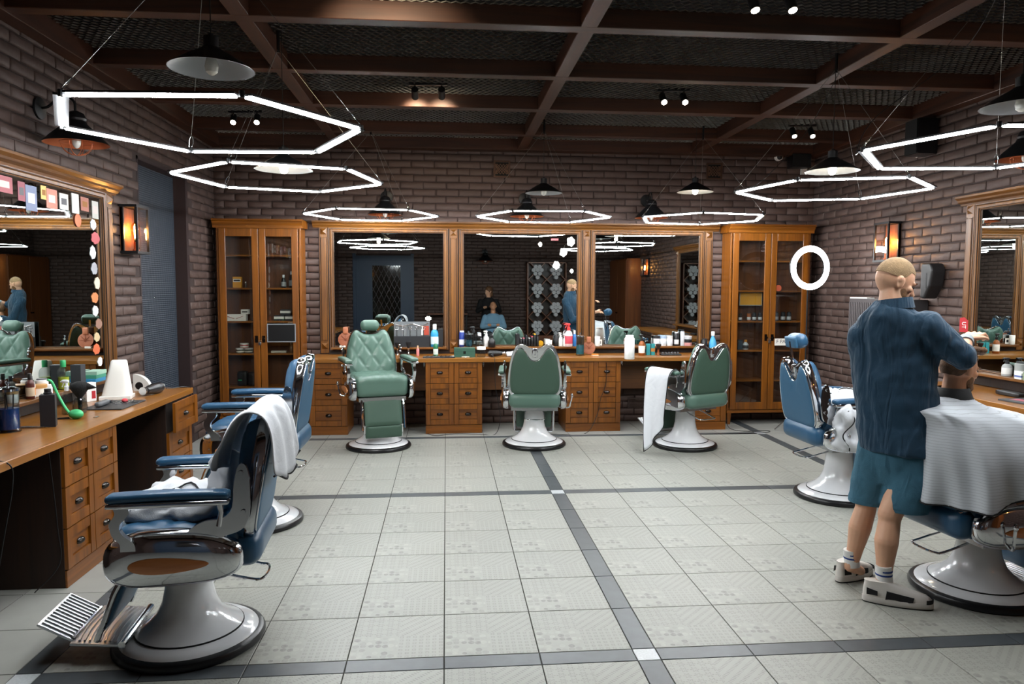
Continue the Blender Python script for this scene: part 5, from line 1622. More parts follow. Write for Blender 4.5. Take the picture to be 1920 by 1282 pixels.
# rack of small products
p0, p1 = AY(968, 650, 5.64), AY(1012, 650, 5.64)
t = boxthing('product_box', 'tall black box at the end of the tube rack', 'box', (p0.x + .02, 5.65, ZLd), (.04, .05, .15), '141416')
for k, cc in enumerate(('b9b9b4', 'c65f74', '2c2c30', 'b9b9b4', 'c84a52', 'd8a01e', '1d1d20')):
    bottle('can', (p0.x + .058 + k * .0335, 5.645, ZLd), .031, .105 + .03 * (k % 3 == 2) + .02 * (k > 3), '17181a', cc, 'slim black tube with %s top in the row before the middle mirror' % ['silver', 'pink', 'dark', 'pale grey', 'red', 'yellow', 'black'][k], group='slim black tubes before the middle mirror', name='product_tube', cat='tube')
t = MB().lathe([(0, 0), (.032, 0), (.034, .004), (.034, .012), (0, .012)], 20).xf(Matrix.Rotation(R(90), 4, 'X')).build('round_tin', cm('cf9a1c'), None, 40); t.location = (AY(1014, 633, 5.68).x, 5.70, ZLd + .034); tag(t, 'yellow round tin standing on edge at the tube row', 'tin')
for k, (px, hh) in enumerate(((1026, 13), (1031, 12))):
    ledge('jar', px, 8, hh, 'e6e5e0', 'e6e5e0', ['small white jar with flat lid right of the tube row', 'second small white jar right of the tube row'][k], dy=-.03 * k)
ledge('can', 1043, 8, 20, '1a1b1d', '3a3b3e', 'short black can beside two white pump bottles')
ledge('spray', 1051, 8, 26, 'ecebe8', 'ecebe8', 'first white pump bottle on the middle mirror ledge')
ledge('spray', 1059, 7, 24, 'ecebe8', 'dcdcd8', 'second white pump bottle on the middle mirror ledge', dy=-.02)
ledge('spray', 1066, 15, 44, 'e6cfd2', 'd03a3a', 'tall patterned bottle with red sprayer on the middle mirror ledge', dy=-.03, lab='c94a5a')
ledge('bottle', 1077, 9, 30, '2f73b4', 'd8dce2', 'blue bottle beside the red sprayer')
jar_disinfect((AZ(1089, 667, ZB).x, 5.36, ZB), .105, .275, '1c6f78', 'tall jar of teal liquid on the back worktop between two mirrors')
plaque(1104, 628, 662, 'round copper-brown brush beside the teal jar', 5.45, ZB)
boxthing('soap_box', 'orange and cream soap bar beside the teal jar', 'box', (AZ(1115, 667, ZB).x, 5.28, ZB), (.075, .04, .026), 'c9772a', band='e2dac6', bandz=(.2, .5))
item('can', 1180, 673, 19, 45, ZB, 'f0efec', 'f0efec', 'white paper towel roll standing on the back worktop', name='paper_roll', cat='paper roll')
ledge('jar', 1120, 10, 18, 'e8e6e0', 'e8e6e0', 'small white jar at the start of the third mirror ledge')
p = AY(1121, 635, 5.70); t = MB().bb(-.03, .03, 0, .002, 0, .075).build('photo_card', M['paper'], None, 0); t.location = (p.x + .02, 5.69, ZLd + .003); tag(t, 'white photo card leaning at the third mirror corner', 'card')
MB().bb(-.014, .014, -.0008, 0, .02, .055).build('picture', cm('26272b'), t, 0)
item('spray', 1203, 666, 12, 40, ZB, '8a4a18', '1b1b1d', 'amber trigger bottle with white label on the back worktop', lab='e6e2da')
for k, px in enumerate((1217, 1226)):
    p = AZ(px, 666, ZB); boxthing('product_box', ['slim teal box in front of the third mirror', 'slim teal and copper box next to the shaving brush'][k], 'box', (p.x, 5.38, ZB), (.045, .035, .135), '2a8d93', band='b5793a' if k else None)
brush_stand((AZ(1238, 667, ZB).x, 5.34, ZB), .135, '2a1a10', 'thick brown wooden neck brush on the back worktop', '8a4a22')
t = boxthing('clipper_tray', 'black tray with clipper combs behind the green chair with the towel', 'tray', (AZ(1264, 668, ZB).x, 5.33, ZB), (.24, .11, .016), '1b1c1f')
for k in range(6): MB().tube(crom([(-.10 + k * .037, -.03, .02), (-.09 + k * .037, 0, .034), (-.10 + k * .037, .035, .02)], 4), .006, 6).build('clipper_comb', M['greyplastic'], t)
for k, px in enumerate((1231, 1243, 1255)):
    ledge('jar', px, 12, 19, 'e7e7e4', ['2a2b2e', '9fb6d0', 'c9c9c6'][k], ['white jar with black lid on the third mirror ledge', 'white jar with pale blue lid on the third mirror ledge', 'white jar with grey lid on the third mirror ledge'][k], lab='cdd3d8')
ledge('can', 1268, 9, 26, '1e1f22', 'cfcfd0', 'black and silver can on the third mirror ledge', lab='d8d8d8')
for k in range(3):
    p = AY(1290, 650, 5.64); t = bottle('jar', (p.x, 5.65, ZLd + k * .0405), .095, .04, ['c98f8c', '1d1e20', 'b9bcc0'][k], ['c98f8c', '2c2d30', 'd8d8da'][k], ['flat pink tin at the bottom of the tin stack', 'flat black tin in the middle of the tin stack', 'flat silver tin on top of the tin stack'][k], name='round_tin', cat='tin', group='stacked tins on the third mirror ledge')
ledge('can', 1279, 8, 30, 'c8ccd0', '202124', 'tall silver can beside the tin stack')
p = AY(1309, 648, 5.64); t = MB().rbox((.045, .03, .014), .012, 5, None, (0, 0, .014)).build('hair_clipper', M['blackplastic'], None, 60); t.location = (p.x, 5.63, ZLd); tag(t, 'black hair clipper lying at the end of the third mirror ledge', 'clipper')
MB().bb(.044, .056, -.02, .02, .008, .018).build('blade', M['steel'], t, 0)
item('can', 1320, 661, 11, 27, ZB, '151618', '2a2b2e', 'matt black bottle at the right end of the back worktop', name='water_bottle', p=AY(1320, 661, 5.62))
item('flask', 1336, 661, 14, 40, ZB, '4aa0d0', 'f0f0ee', 'pale blue bottle with white tip at the end of the back worktop', p=AY(1336, 661, 5.62))
# mirror stickers on the middle mirror
for k, (px, py, s_) in enumerate(((1070, 453, 1.15), (1056, 473, 1.05), (1043, 497, 1.0), (1072, 508, .55), (1013, 458, .6))):
    p = AY(px, py, 5.708)
    pts = [(.042 * s_ * math.cos(a * PI / 12) * (1 + .16 * math.sin(a * .9 + k)), .050 * s_ * math.sin(a * PI / 12) * (1 + .12 * math.cos(a * 1.3 + k))) for a in range(24)]
    t = MB().prism(pts, Matrix.Rotation(R(90), 4, 'X'), .0015).build('sticker', M['paper'], None, 0); t.location = (p.x, 5.7065, p.z)
    tag(t, ['topmost white blob sticker on the middle mirror', 'second white blob sticker on the middle mirror', 'third white blob sticker on the middle mirror', 'tiny white sticker low on the middle mirror edge', 'small round pale sticker on the middle mirror'][k], 'sticker')
p = AY(1040, 449, 5.708); t = MB().rbox((.045, .001, .013), .001, 4).build('sticker', cm('b8585c', .6), None, 0); t.location = (p.x, 5.7065, p.z); tag(t, 'little red and white word sticker on the middle mirror', 'sticker')

# ---- left station: worktop z = ZL, mirror ledge
ZM = .957
XLg = XL + .017 + .085


def lead(kind, y, wpx_m, h, colr, capc, label, x=None, z=ZM, **k): return bottle(kind, (x if x is not None else XLg, y, z), wpx_m, h, colr, capc, label, **k)


def L_(px, py): return AZ(px, py, ZL)


jar_disinfect((-2.445, AX(18, 805, -2.445).y, ZL), .115, .29, '1b3f7c', 'large glass jar of blue liquid with metal lid at the picture edge')
p = L_(3, 806); bottle('jar', p, .085, .12, '2d639c', '3a74ae', 'blue plastic tub at the picture edge')
p = L_(92, 799); t = boxthing('square_bottle', 'tall matt black square bottle on the front worktop', 'bottle', p, (.078, .078, .19), '131318', rz=R(20))
MB().lathe([(.022, .19), (.022, .20), (.018, .203), (.018, .222), (0, .224)], 14).build('cap', M['blackplastic'], t)
t = thing('rubber_bulb', 'green rubber bulb with hose on the front worktop', 'rubber bulb', L_(143, 785))
MB().ell((0, 0, .030), (.047, .034, .030), Matrix.Rotation(R(-18), 3, 'Z'), 20, 12).build('bulb', cm('3fae6e', .4), t, 80)
q = L_(143, 785); tops = [(-.045, .012, .036), (-.08, .03, .07), (-.125, .04, .15), (-.15, .03, .225), (-.165, .01, .245)]
MB().tube(crom(tops, 6), .0085, 8).build('hose', cm('3fae6e', .4), t, 80)
MB().bar((-.10, -.02, .006), (-.04, 0, .008), .014, .010).build('valve', M['blackplastic'], t, 0)
p = AX(51, 748, XLg); bottle('bottle', (XLg + .02, p.y, ZM), .05, .16, '4a1d14', '17130f', 'amber brown dropper bottle with pale label', lab='b9a58c')
p = AX(72, 744, XLg); bottle('jar', (XLg, p.y, ZM), .10, .075, 'e8e4d8', 'b98a52', 'white jar with wooden lid on the front worktop')
p = AX(66, 735, XLg); bottle('can', (XLg - .015, p.y + .11, ZM), .075, .105, 'e6e6e4', '6a6c6e', 'short white bottle with grey cap behind the wooden lid jar')
p = L_(127, 776); bottle('spray', p, .066, .225, 'd8dde0', 'd8dde0', 'clear pump bottle with label beside the black duster', clear=True)
t = thing('duster', 'black feather duster standing in a round glass', 'duster', L_(151, 774))
MB().lathe([(0, 0), (.034, 0), (.046, .035), (.040, .075), (.030, .10), (.028, .10), (.036, .07), (.042, .036), (.03, .005), (0, .004)], 20).build('glass', CLR, t, 60)
MB().lathe([(.012, .02), (.014, .10), (.028, .12), (.058, .165), (.055, .19), (.02, .205), (0, .206)], 20, (0, 0, 0)).build('duster_head', cm('0d0d0f', .9, bump=(200, .8)), t, 60)
MB().cyl((.03, 0, .175), (.105, 0, .165), .03, .002, 12).build('duster_tip', cm('0d0d0f', .9, bump=(200, .8)), t, 60)
p = L_(168, 752); t = boxthing('product_box', 'white upright box with red print behind the duster', 'box', p, (.075, .05, .135), 'e4e4e2', rz=R(60))
MB().bb(.0005, .03, -.0262, -.0252, .02, .075).build('red_print', cm('a8242e'), t, 0); MB().bb(-.0385, -.0375, -.02, .01, .06, .12).build('red_print', cm('a8242e'), t, 0)
lead('bottle', 2.02, .075, .20, 'aab84a', '2a9a5a', 'bottle of yellow-green lotion with green cap on the mirror ledge', clear=True, liquid='b9c23e')
t = boxthing('product_box', 'dark grey upright box beside the yellow-green lotion', 'box', (XLg + .01, 2.20, ZM), (.07, .07, .15), '33363a')
for k in range(3): boxthing('soap_packet', ['blue packet at the bottom of the packet pile', 'green packet in the middle of the packet pile', 'pale green packet on top of the packet pile'][k], 'packet', (XLg, 2.45 + .01 * k, ZM + k * .0262), (.10, .16, .026), ['3a8fbe', '4c9a7e', '9fc4b0'][k], group='packets on the front mirror ledge')
lead('bottle', 1.62, .05, .14, 'e8e6e2', '3a3c3f', 'white bottle with orange label on the front mirror ledge', lab='d9822a')
lead('jar', 1.80, .07, .06, 'dfe2e2', 'cfd2d2', 'low white pot on the front mirror ledge')
lead('jar', 1.42, .06, .075, 'e4e2dc', 'b98a52', 'small pot with wooden lid on the front mirror ledge')
# paper towel cone
p = L_(220, 747); t = thing('paper_towel_stand', 'white tapering paper stand on the front worktop', 'paper stand', p, R(12))
MB().bb(-.105, .105, -.085, .085, 0, .028).build('foot', M['whiteplastic'], t, 0, .004)
rs = []
for z_, w_2, d_2 in ((.028, .098, .078), (.20, .066, .05), (.275, .052, .036), (.283, .046, .03)):
    rs.append([(math.copysign(abs(math.cos(2 * PI * j / 32)) ** .45, math.cos(2 * PI * j / 32)) * w_2 + (.02 * z_ / .28), math.copysign(abs(math.sin(2 * PI * j / 32)) ** .45, math.sin(2 * PI * j / 32)) * d_2, z_) for j in range(32)])
MB().rings(rs).build('paper_cover', M['paper'], t, 40)
p = L_(248, 735); t = MB().prism([(0, 0)] + [(.13 * math.cos(R(a)), .13 * math.sin(R(a))) for a in range(0, 91, 9)], Matrix.Rotation(R(90), 4, 'X'), .05).build('tape_dispenser', cm('cfcec9', .4), None, 30); t.location = (p.x - .02, p.y + .12, ZL + .0); tag(t, 'white quarter-round dispenser behind the paper stand', 'dispenser')
MB().lathe([(0, 0), (.03, 0), (.03, .052), (0, .052)], 20).xf(Matrix.Rotation(R(90), 4, 'X')).xf(Matrix.Translation((.045, .001, .04))).build('tape_roll', M['blackplastic'], t, 40)
t = boxthing('tool_mat', 'black mat with clippers and pins on the front worktop', 'mat', (L_(215, 760).x, L_(215, 760).y, ZL), (.26, .40, .008), '26282b', rz=R(0))
MB().rbox((.02, .085, .018), .016, 6, None, (-.05, -.07, .028)).build('clipper', M['greyplastic'], t, 60); MB().bb(-.075, -.025, .012, .03, .014, .036).build('clipper_blade', M['steel'], t, 0)
for k in range(14):
    a = k * 1.3; x_, y_ = .03 + .05 * math.cos(a * 1.7), .07 + .06 * math.sin(a * 2.3); MB().bar((x_, y_, .011), (x_ + .05 * math.cos(a), y_ + .05 * math.sin(a), .013), .006, .005).build('pin', M['steel'], t, 0)
MB().ell((.03, .09, .022), (.02, .025, .014)).build('red_sponge', cm('c04048', .7), t)
dryer((L_(291, 738).x, L_(291, 738).y - .02, ZL), R(-100), 'black hair dryer with silver rings at the far end of the front worktop', 1.0)
p = L_(60, 803); t = MB().tube([(-.12, .0, .006), (-.02, .004, .007), (.10, .0, .006)], [.004, .006, .002], 8).build('scalpel', M['steel'], None, 60); t.location = (p.x, p.y, ZL); tag(t, 'thin silver blade lying on the front worktop edge', 'blade')
p = L_(181, 782); t = MB().add([(-.012, -.02, .0), (.012, -.02, 0), (.006, .025, 0), (-.004, .025, 0), (-.012, -.02, .004), (.012, -.02, .004), (.006, .025, .004), (-.004, .025, .004)], [(0, 3, 2, 1), (4, 5, 6, 7), (0, 1, 5, 4), (1, 2, 6, 5), (2, 3, 7, 6), (3, 0, 4, 7)]).build('metal_clip', M['steel'], None, 0); t.location = (p.x, p.y, ZL); tag(t, 'small metal clip near the edge of the front worktop', 'clip')
cable('dryer_cable', 'black cable from the hair dryer over the end of the front worktop', [(L_(306, 735).x, L_(306, 735).y + .06, ZL + .02), (-2.16, 2.86, ZL + .012), (-2.10, 2.97, ZL + .006), (-2.06, 3.0, ZL - .05), (-2.08, 3.02, .5), (-2.12, 3.0, .2), (-2.3, 3.05, .006)])
cable('desk_cable', 'black cable looping over the front worktop edge at the picture edge', [(-2.3, .2, ZL + .005), (-2.12, .36, ZL + .006), (-2.035, .40, ZL - .02), (-2.04, .42, .7), (-2.07, .40, .5), (-2.12, .42, .3)])
cable('desk_cable', 'grey cable hanging down the side of the front drawer unit', [(-2.12, .905, .77), (-2.10, .90, .55), (-2.09, .905, .35), (-2.085, .90, .15), (-2.2, .86, .008)], .003)
# cards and stickers on the front mirror
CC = ['c9c9c6', '8d8d92', 'a8863e', '9a545a', '8a4a54', '6d7690', 'd0b06a', 'b87a6a', 'c8c4bc', 'e0ddd6', 'a06658', 'b8b6b0']
xm = XL + .017 + .0275
k = 0
for y0, w_, h_ in ((1.02, .10, .20), (1.14, .11, .16), (1.28, .13, .17), (1.44, .17, .10), (1.62, .08, .12), (1.73, .13, .16), (1.88, .07, .09), (1.98, .14, .13), (2.14, .12, .11), (2.30, .10, .14), (2.44, .12, .10), (2.60, .10, .13)):
    t = MB().bb(0, .0015, -w_ / 2, w_ / 2, -h_, 0).build('card', cm(CC[k % 12], .6), None, 0); t.location = (xm, y0 + .1, 2.318 - .01 * (k % 3)); tag(t, '%s card hanging in the row along the top of the front mirror' % ['pale', 'grey', 'ochre', 'crimson', 'wine red', 'slate blue', 'straw yellow', 'dusty pink', 'cream', 'white', 'coral', 'ivory'][k], 'card', 'cards on the front mirror')
    MB().bb(.0015, .002, -w_ * .3, w_ * .3, -h_ * .7, -h_ * .3).build('print', cm(['55555a', 'c9c9c6', '8a5a1e', 'e6b9b4'][k % 4], .6), t, 0); k += 1
k = 0
for z_, w_, h_ in ((2.12, .09, .08), (2.02, .13, .09), (1.91, .09, .10), (1.79, .10, .09), (1.68, .09, .09), (1.57, .11, .08), (1.47, .09, .08), (1.37, .10, .08), (1.27, .09, .07), (1.18, .11, .08), (1.08, .08, .07)):
    pts = [(w_ / 2 * math.cos(a * PI / 10) * (1 + .12 * math.sin(a * 1.7 + k)), h_ / 2 * math.sin(a * PI / 10) * (1 + .1 * math.cos(a * 2.1 + k))) for a in range(20)]
    t = MB().prism(pts, Matrix.Rotation(R(90), 4, 'Z') @ Matrix.Rotation(R(90), 4, 'X'), .0015).build('sticker', cm(['d8d8d6', 'b4555a', 'cfd2d4', '9a9aa0', 'd9c8b0', 'c47a4a', 'd8d8d6', '8d6a5a', 'c8b28a', 'c9653e', 'e2dfd8'][k], .6), None, 0); t.location = (xm, 2.66 + .03 * math.sin(k * 2), z_)
    tag(t, '%s sticker in the column along the edge of the front mirror' % ['topmost pale', 'rosy red', 'silvery', 'grey', 'sandy', 'tan', 'milk white', 'brown', 'straw', 'rust orange', 'lowest ivory'][k], 'sticker', 'stickers on the front mirror'); k += 1
t = MB().lathe([(0, 0), (.045, 0), (.047, .006), (0, .008)], 24).xf(Matrix.Rotation(R(90), 4, 'Y')).build('round_badge', cm('c0643c', .5), None, 40); t.location = (xm, 2.42, 2.13); tag(t, 'round orange badge on the front mirror', 'badge')

# ---- cabinet contents
def shelf_item(fn, *a): return fn(*a)


def incab(px, zs, y=5.56): return Vector((AY(px, 600, y).x, y, zs))


t = boxthing('product_box', 'orange box with black and white print in the corner cabinet', 'box', incab(447, SHL[1]), (.095, .05, .125), 'c98a22')
MB().bb(-.042, .042, -.0262, -.0252, .065, .10).build('printed_band', cm('e6e2d8'), t, 0); MB().bb(-.036, .036, -.0266, -.0262, .074, .092).build('printed_word', cm('1a1a1c'), t, 0)
bottle('bottle', incab(462, SHL[1]), .03, .07, '3a2a20', 'd8d4cc', 'tiny dark bottle beside the orange box')
for k, px in enumerate((533, 548)):
    bottle('flask', incab(px, SHL[1]), .06, .15 + .04 * k, '1b1c1e', 'c9cacc', ['black and silver bottle on the upper cabinet shelf', 'taller black and silver bottle on the upper cabinet shelf'][k], lab='8f9294')
t = boxthing('clipper_box', 'long white box with red chevrons in the corner cabinet', 'box', incab(443, SHL[2]), (.24, .08, .075), 'e2e0da')
for s_ in (-1, 1): MB().bar((s_ * .09, -.0408, .055), (s_ * .01, -.0408, .025), .004, .012, (0, 1, 0)).build('chevron', cm('a03028'), t, 0)
t = boxthing('clipper_box', 'small white box standing on the long white box', 'box', incab(464, SHL[2] + .076) + Vector((-.02, 0, 0)), (.085, .07, .055), 'e2e0da'); MB().bb(-.03, .03, -.0358, -.035, .02, .035).build('printed_word', cm('2a2a2c'), t, 0)
for k, (px, dz_) in enumerate(((524, 0), (545, 0), (536, .066))):
    t = boxthing('clipper_box', ['white and black clipper box, first of three in the corner cabinet', 'white and black clipper box, second of three in the corner cabinet', 'white and black clipper box on top of two others'][k], 'box', incab(px, SHL[2] + dz_), (.11, .06, .065), '2a2b2e', band='d9d7d0', bandz=(.35, .75))
for k, (px, dz_, c1, c2) in enumerate(((449, 0, '1e2a22', 'd8d8d4'), (465, 0, '22332a', 'd8d8d4'), (457, .056, 'b0303a', 'e4e2dc'))):
    bottle('jar', incab(px, SHL[3] + dz_), .095, .055, c1, c2, ['dark green tin, one of two under the red tin', 'blackish green tin, the other under the red tin', 'red and white tin on top of two dark tins'][k], name='round_tin', cat='tin', lab='d9d5c8')
boxthing('white_block', 'flat white packet on the cabinet shelf below the framed sign', 'box', incab(522, SHL[3]), (.17, .06, .02), 'ddd9cc')
bottle('flask', incab(545, SHL[3]), .05, .12, '6a4a30', 'd9d5c8', 'little brown bottle below the framed sign')
t = thing('coffee_grinder', 'dark machine with green light on the low cabinet shelf', 'machine', incab(458, SHL[4]))
MB().rbox((.055, .05, .085), .02, 6, None, (-.03, 0, .085)).build('body', M['blackplastic'], t, 60); MB().rbox((.045, .045, .08), .02, 6, None, (.075, 0, .08)).build('side_body', M['blackplastic'], t, 60)
MB().bb(-.07, -.03, -.053, -.049, .065, .075).build('green_light', cm('2f9a62'), t, 0)
# framed sign hanging inside the door
p = AY(528, 624, 5.425); t = MB().bb(-.155, .155, 0, .008, -.10, .10).build('framed_sign', M['blackplastic'], None, 0); t.location = (p.x, 5.418, p.z); tag(t, 'blank black sign in a pale frame on the corner cabinet door', 'sign')
MB().bb(-.16, .16, -.004, 0, .095, .105).bb(-.16, .16, -.004, 0, -.105, -.095).bb(-.16, -.15, -.004, 0, -.095, .095).bb(.15, .16, -.004, 0, -.095, .095).build('frame', cm('8a8f94'), t, 0)
# right cabinet
p = AY(1409, 567, 5.52); t = MB().bb(-.135, .135, 0, .006, -.072, .072).build('card', cm('c48a1c', .6), None, 0); t.location = (p.x, 5.54, p.z); tag(t, 'plain yellow card with grey border in the cabinet behind the ring light', 'card')
MB().bb(-.142, .142, .002, .008, -.079, .079).build('border', cm('9a9c9e'), t, 0); t.location.z = SHR[1] - .02 - .085
RC = [(1388, .045, .09, '2a2422'), (1404, .05, .10, '8a4a22'), (1414, .05, .10, '23262b'), (1425, .05, .10, '1b1d22'), (1455, .055, .11, '4a5560'), (1468, .055, .11, '23262b'), (1479, .055, .11, '2c3036')]
for k, (px, d_, h_, cc) in enumerate(RC):
    bottle('can', incab(px, SHR[2]), d_, h_, cc, '17181a', ['small dark brown jar left on the third shelf behind the ring light', 'copper coloured can on the third shelf', 'charcoal can right of the copper can', 'black can at the cabinet door stile', 'slate blue can behind the second cabinet door', 'graphite can behind the second cabinet door', 'charcoal can, last behind the second cabinet door'][k], lab='b9bcc0')
t = boxthing('product_box', 'dark blue small box on the fourth shelf behind the ring light', 'box', incab(1388, SHR[3]), (.06, .05, .12), '2a3c48')
bottle('flask', incab(1399, SHR[3]), .075, .12, 'b9c0c6', 'c9822a', 'small pale square bottle with orange cap on the fourth shelf', lab='33383e')
p = AY(1460, 540, 5.43); t = MB().lathe([(0, 0), (.038, 0), (.038, .0015), (0, .0015)], 24).xf(Matrix.Rotation(R(90), 4, 'X')).build('sticker', cm('a34a2e', .6), None, 40); t.location = (p.x, 5.438, p.z); tag(t, 'round red sticker on the glass cabinet door', 'sticker')
p = AY(1472, 641, 5.42); t = MB().bb(-.13, .13, 0, .0015, -.042, .042).build('paper_note', M['paper'], None, 0); t.location = (p.x, 5.424, p.z); tag(t, 'white paper note with letters on the glass cabinet door', 'note')
text('F PAC', .06, cm('44464a'), (-.03, -.001, .005), (R(90), 0, 0), t)
# ---- right station
ZR = ZL
rx_ = XR - .11
for k, (y, d_, h_, cc, c2, kd, lb) in enumerate(((2.32, .075, .15, '9a9c9a', '2a2b2d', 'spray', 'grey printed pump bottle on the ledge beyond the customer'), (2.18, .08, .13, '8f928f', '3a3b3d', 'can', 'grey printed can on the ledge beyond the customer'),
                                                 (1.93, .07, .15, '2c2d30', 'd8d8d6', 'spray', 'black and white pump bottle on the ledge beyond the customer'), (1.78, .07, .13, 'e0dfda', '1f2022', 'can', 'white printed can on the ledge beyond the customer'))):
    bottle(kd, (rx_ + .02, y, ZM), d_, h_, cc, c2, lb, lab='d8d8d4')
boxthing('product_box', 'small white box with blue print on the ledge beyond the customer', 'box', (rx_ - .02, 2.12, ZM), (.06, .07, .05), 'e4e4e0', band='5a6a9a')
boxthing('product_box', 'low sage green box on the ledge beyond the customer', 'box', (rx_ - .02, 2.01, ZM), (.08, .10, .06), '7d8a6e')
boxthing('product_box', 'low black and white box on the ledge at the picture edge', 'box', (rx_ - .02, 1.84, ZM), (.07, .14, .045), '1d1e20', band='d8d8d4', bandz=(.5, .8))
t = MB().rbox((.035, .12, .02), .014, 6, None, (0, 0, .02)).build('flat_brush', M['blackplastic'], None, 60); t.location = (4.33, 2.05, ZR); tag(t, 'black flat brush lying on the worktop beyond the customer', 'brush')
t = boxthing('magazine', 'dark magazine with pink lettering on the worktop beyond the customer', 'magazine', (4.22, 1.72, ZR), (.24, .32, .012), '3c3f42', rz=R(8)); MB().bb(-.06, .02, -.12, .12, .012, .0128).build('lettering_strip', cm('b05a6a'), t, 0)
t = MB().prism([(-.035, 0), (.035, 0), (.035, .10), (.0, .13), (-.035, .12)], Matrix.Rotation(R(90), 4, 'X'), .004).build('name_tag', cm('b0262c', .5), None, 0); t.location = (XR - .075, 2.86, 1.28); t.rotation_euler = (0, 0, R(-60)); tag(t, 'red tag with white letters hung on the mirror frame by the customer', 'tag'); text('UT', .045, M['paper'], (.0, -.0045, .06), (R(90), R(90), 0), t)

# ================================================================== WALL THINGS
def onwall_back(px, py): return AY(px, py, YB - .017)


for px, py, lb in ((941, 317, 'square bronze grille high on the back wall above the middle mirror'), (1339, 321, 'square bronze grille high on the back wall above the third mirror')):
    p = onwall_back(px, py); t = thing('wall_grille', lb, 'grille', p, 0, 'bronze wall grilles')
    s_ = .10; MB().bb(-s_, s_, -.012, 0, s_ - .02, s_).bb(-s_, s_, -.012, 0, -s_, -s_ + .02).bb(-s_, -s_ + .02, -.012, 0, -s_ + .02, s_ - .02).bb(s_ - .02, s_, -.012, 0, -s_ + .02, s_ - .02).build('frame', cm('4a3326', .5, metal=.4), t, 0)
    MB().bb(-s_ + .02, s_ - .02, -.003, -.001, -s_ + .02, s_ - .02).build('back_plate', M['deck'], t, 0)
    for k in range(-3, 4):
        for d_ in (-1, 1):
            a, b_ = Vector((k * .04 - .06 * d_, -.007 - .001 * d_, -.06)), Vector((k * .04 + .06 * d_, -.007 - .001 * d_, .06))
            if abs(a.x) < .08 and abs(b_.x) < .081 or True:
                a.x = max(-.078, min(.078, a.x)); b_.x = max(-.078, min(.078, b_.x))
                if (a - b_).length > .05: MB().bar(a, b_, .008, .004, (0, 1, 0)).build('lattice_bar', cm('5a4030', .5, metal=.4), t, 0)
p = AY(1196, 755, YB - .017); t = thing('floor_vent', 'low dark lattice vent in the brick under the back worktop', 'vent', p)
MB().bb(-.13, .13, -.01, 0, .05, .065).bb(-.13, .13, -.01, 0, -.065, -.05).bb(-.13, -.115, -.01, 0, -.05, .05).bb(.115, .13, -.01, 0, -.05, .05).build('frame', cm('3a2a24', .6), t, 0)
for k in range(-6, 7):
    for d_ in (-1, 1): MB().bar((k * .018 - .02 * d_, -.006, -.05), (k * .018 + .02 * d_, -.006, .05), .004, .003, (0, 1, 0)).build('lattice_bar', cm('4a3830', .5), t, 0)


def speaker(loc, rz, label, w=.2, h=.3, d=.18):
    t = thing('wall_speaker', label, 'speaker', loc, rz, 'black wall speakers')
    MB().rbox((w / 2, d / 2, h / 2), .012, 5, None, (0, -d / 2 - .02, 0)).build('cabinet_body', M['blackplastic'], t, 50)
    MB().bb(-w / 2 + .012, w / 2 - .012, -d - .028, -d - .02, -h / 2 + .012, h / 2 - .012).build('grille', mat('speaker_cloth', '0b0b0c', .9, bump=(500, .6)), t, 0)
    MB().bb(-.03, .03, -.025, 0, -.05, .05).build('bracket', M['blackmetal'], t, 0)


p = AY(1497, 303, YB - .1); speaker((p.x, YB - .017, p.z), 0, 'small black speaker high on the back wall beside the corner', .24, .17, .16)
p = AX(1735, 258, XR - .1); speaker((XR - .017, p.y, p.z), R(-90), 'black speaker high on the brick wall above the lantern sconce', .2, .33, .2)
p = AY(1461, 294, YB - .06); t = thing('security_camera', 'small white dome camera high on the back wall', 'camera', (p.x, YB - .017, p.z))
MB().lathe([(0, 0), (.045, 0), (.045, .05), (.036, .055), (0, .055)], 20).xf(Matrix.Rotation(R(90), 4, 'X')).build('base', M['whiteplastic'], t); MB().ell((0, -.06, -.005), (.034, .034, .034)).build('dome', M['blackplastic'], t)
p = AY(1506, 323, YB - .03); boxthing('junction_box', 'small white box below the corner speaker', 'box', (p.x, YB - .04, p.z - .03), (.07, .04, .075), 'd2cfc8')
p = AX(1720, 289, XR - .05); t = MB().bb(-.06, .06, -.006, 0, -.022, .022).build('wall_sign', M['paper'], None, 0); t.location = (XR - .03, p.y, p.z); t.rotation_euler = (R(30), 0, R(-90)); tag(t, 'little white square sign below the wall speaker', 'sign'); MB().bb(-.012, .012, -.007, -.006, -.008, .01).build('emblem', M['blackplastic'], t, 0)
# heater and black hood on the right wall
y0, y1 = 3.42, 4.58
t = thing('wall_heater', 'dark grey ribbed wall heater behind the barber', 'heater', (XR - .017, (y0 + y1) / 2, 1.05), R(-90))
Wd = y1 - y0
MB().bb(-Wd / 2, Wd / 2, -.14, -.01, 0, .50).build('casing', cm('4a4546', .5), t, 0, .006)
for k in range(30): MB().bb(-Wd / 2 + .02 + k * .0345, -Wd / 2 + .04 + k * .0345, -.152, -.14, .03, .46).build('rib', cm('575253', .5), t, 0)
MB().bb(-Wd / 2 + .02, -Wd / 2 + .35, -.145, -.06, .50, .512).build('vent_strip', M['whiteplastic'], t, 0)
MB().bb(Wd / 2 - .16, Wd / 2 + .002, -.16, -.01, .0, .502).build('end_cap', cm('2a2829', .5), t, 0, .01)
MB().lathe([(0, 0), (.02, 0), (.018, .012), (0, .012)], 16).xf(Matrix.Rotation(R(90), 4, 'X')).xf(Matrix.Translation((Wd / 2 - .08, -.16, .42))).build('dial', M['chrome'], t)
p = AX(1728, 528, XR - .2)
t = thing('curved_fan_blade', 'black curved plastic shield standing out above the wall heater', 'shield', (XR - .017, p.y, p.z), R(-90))
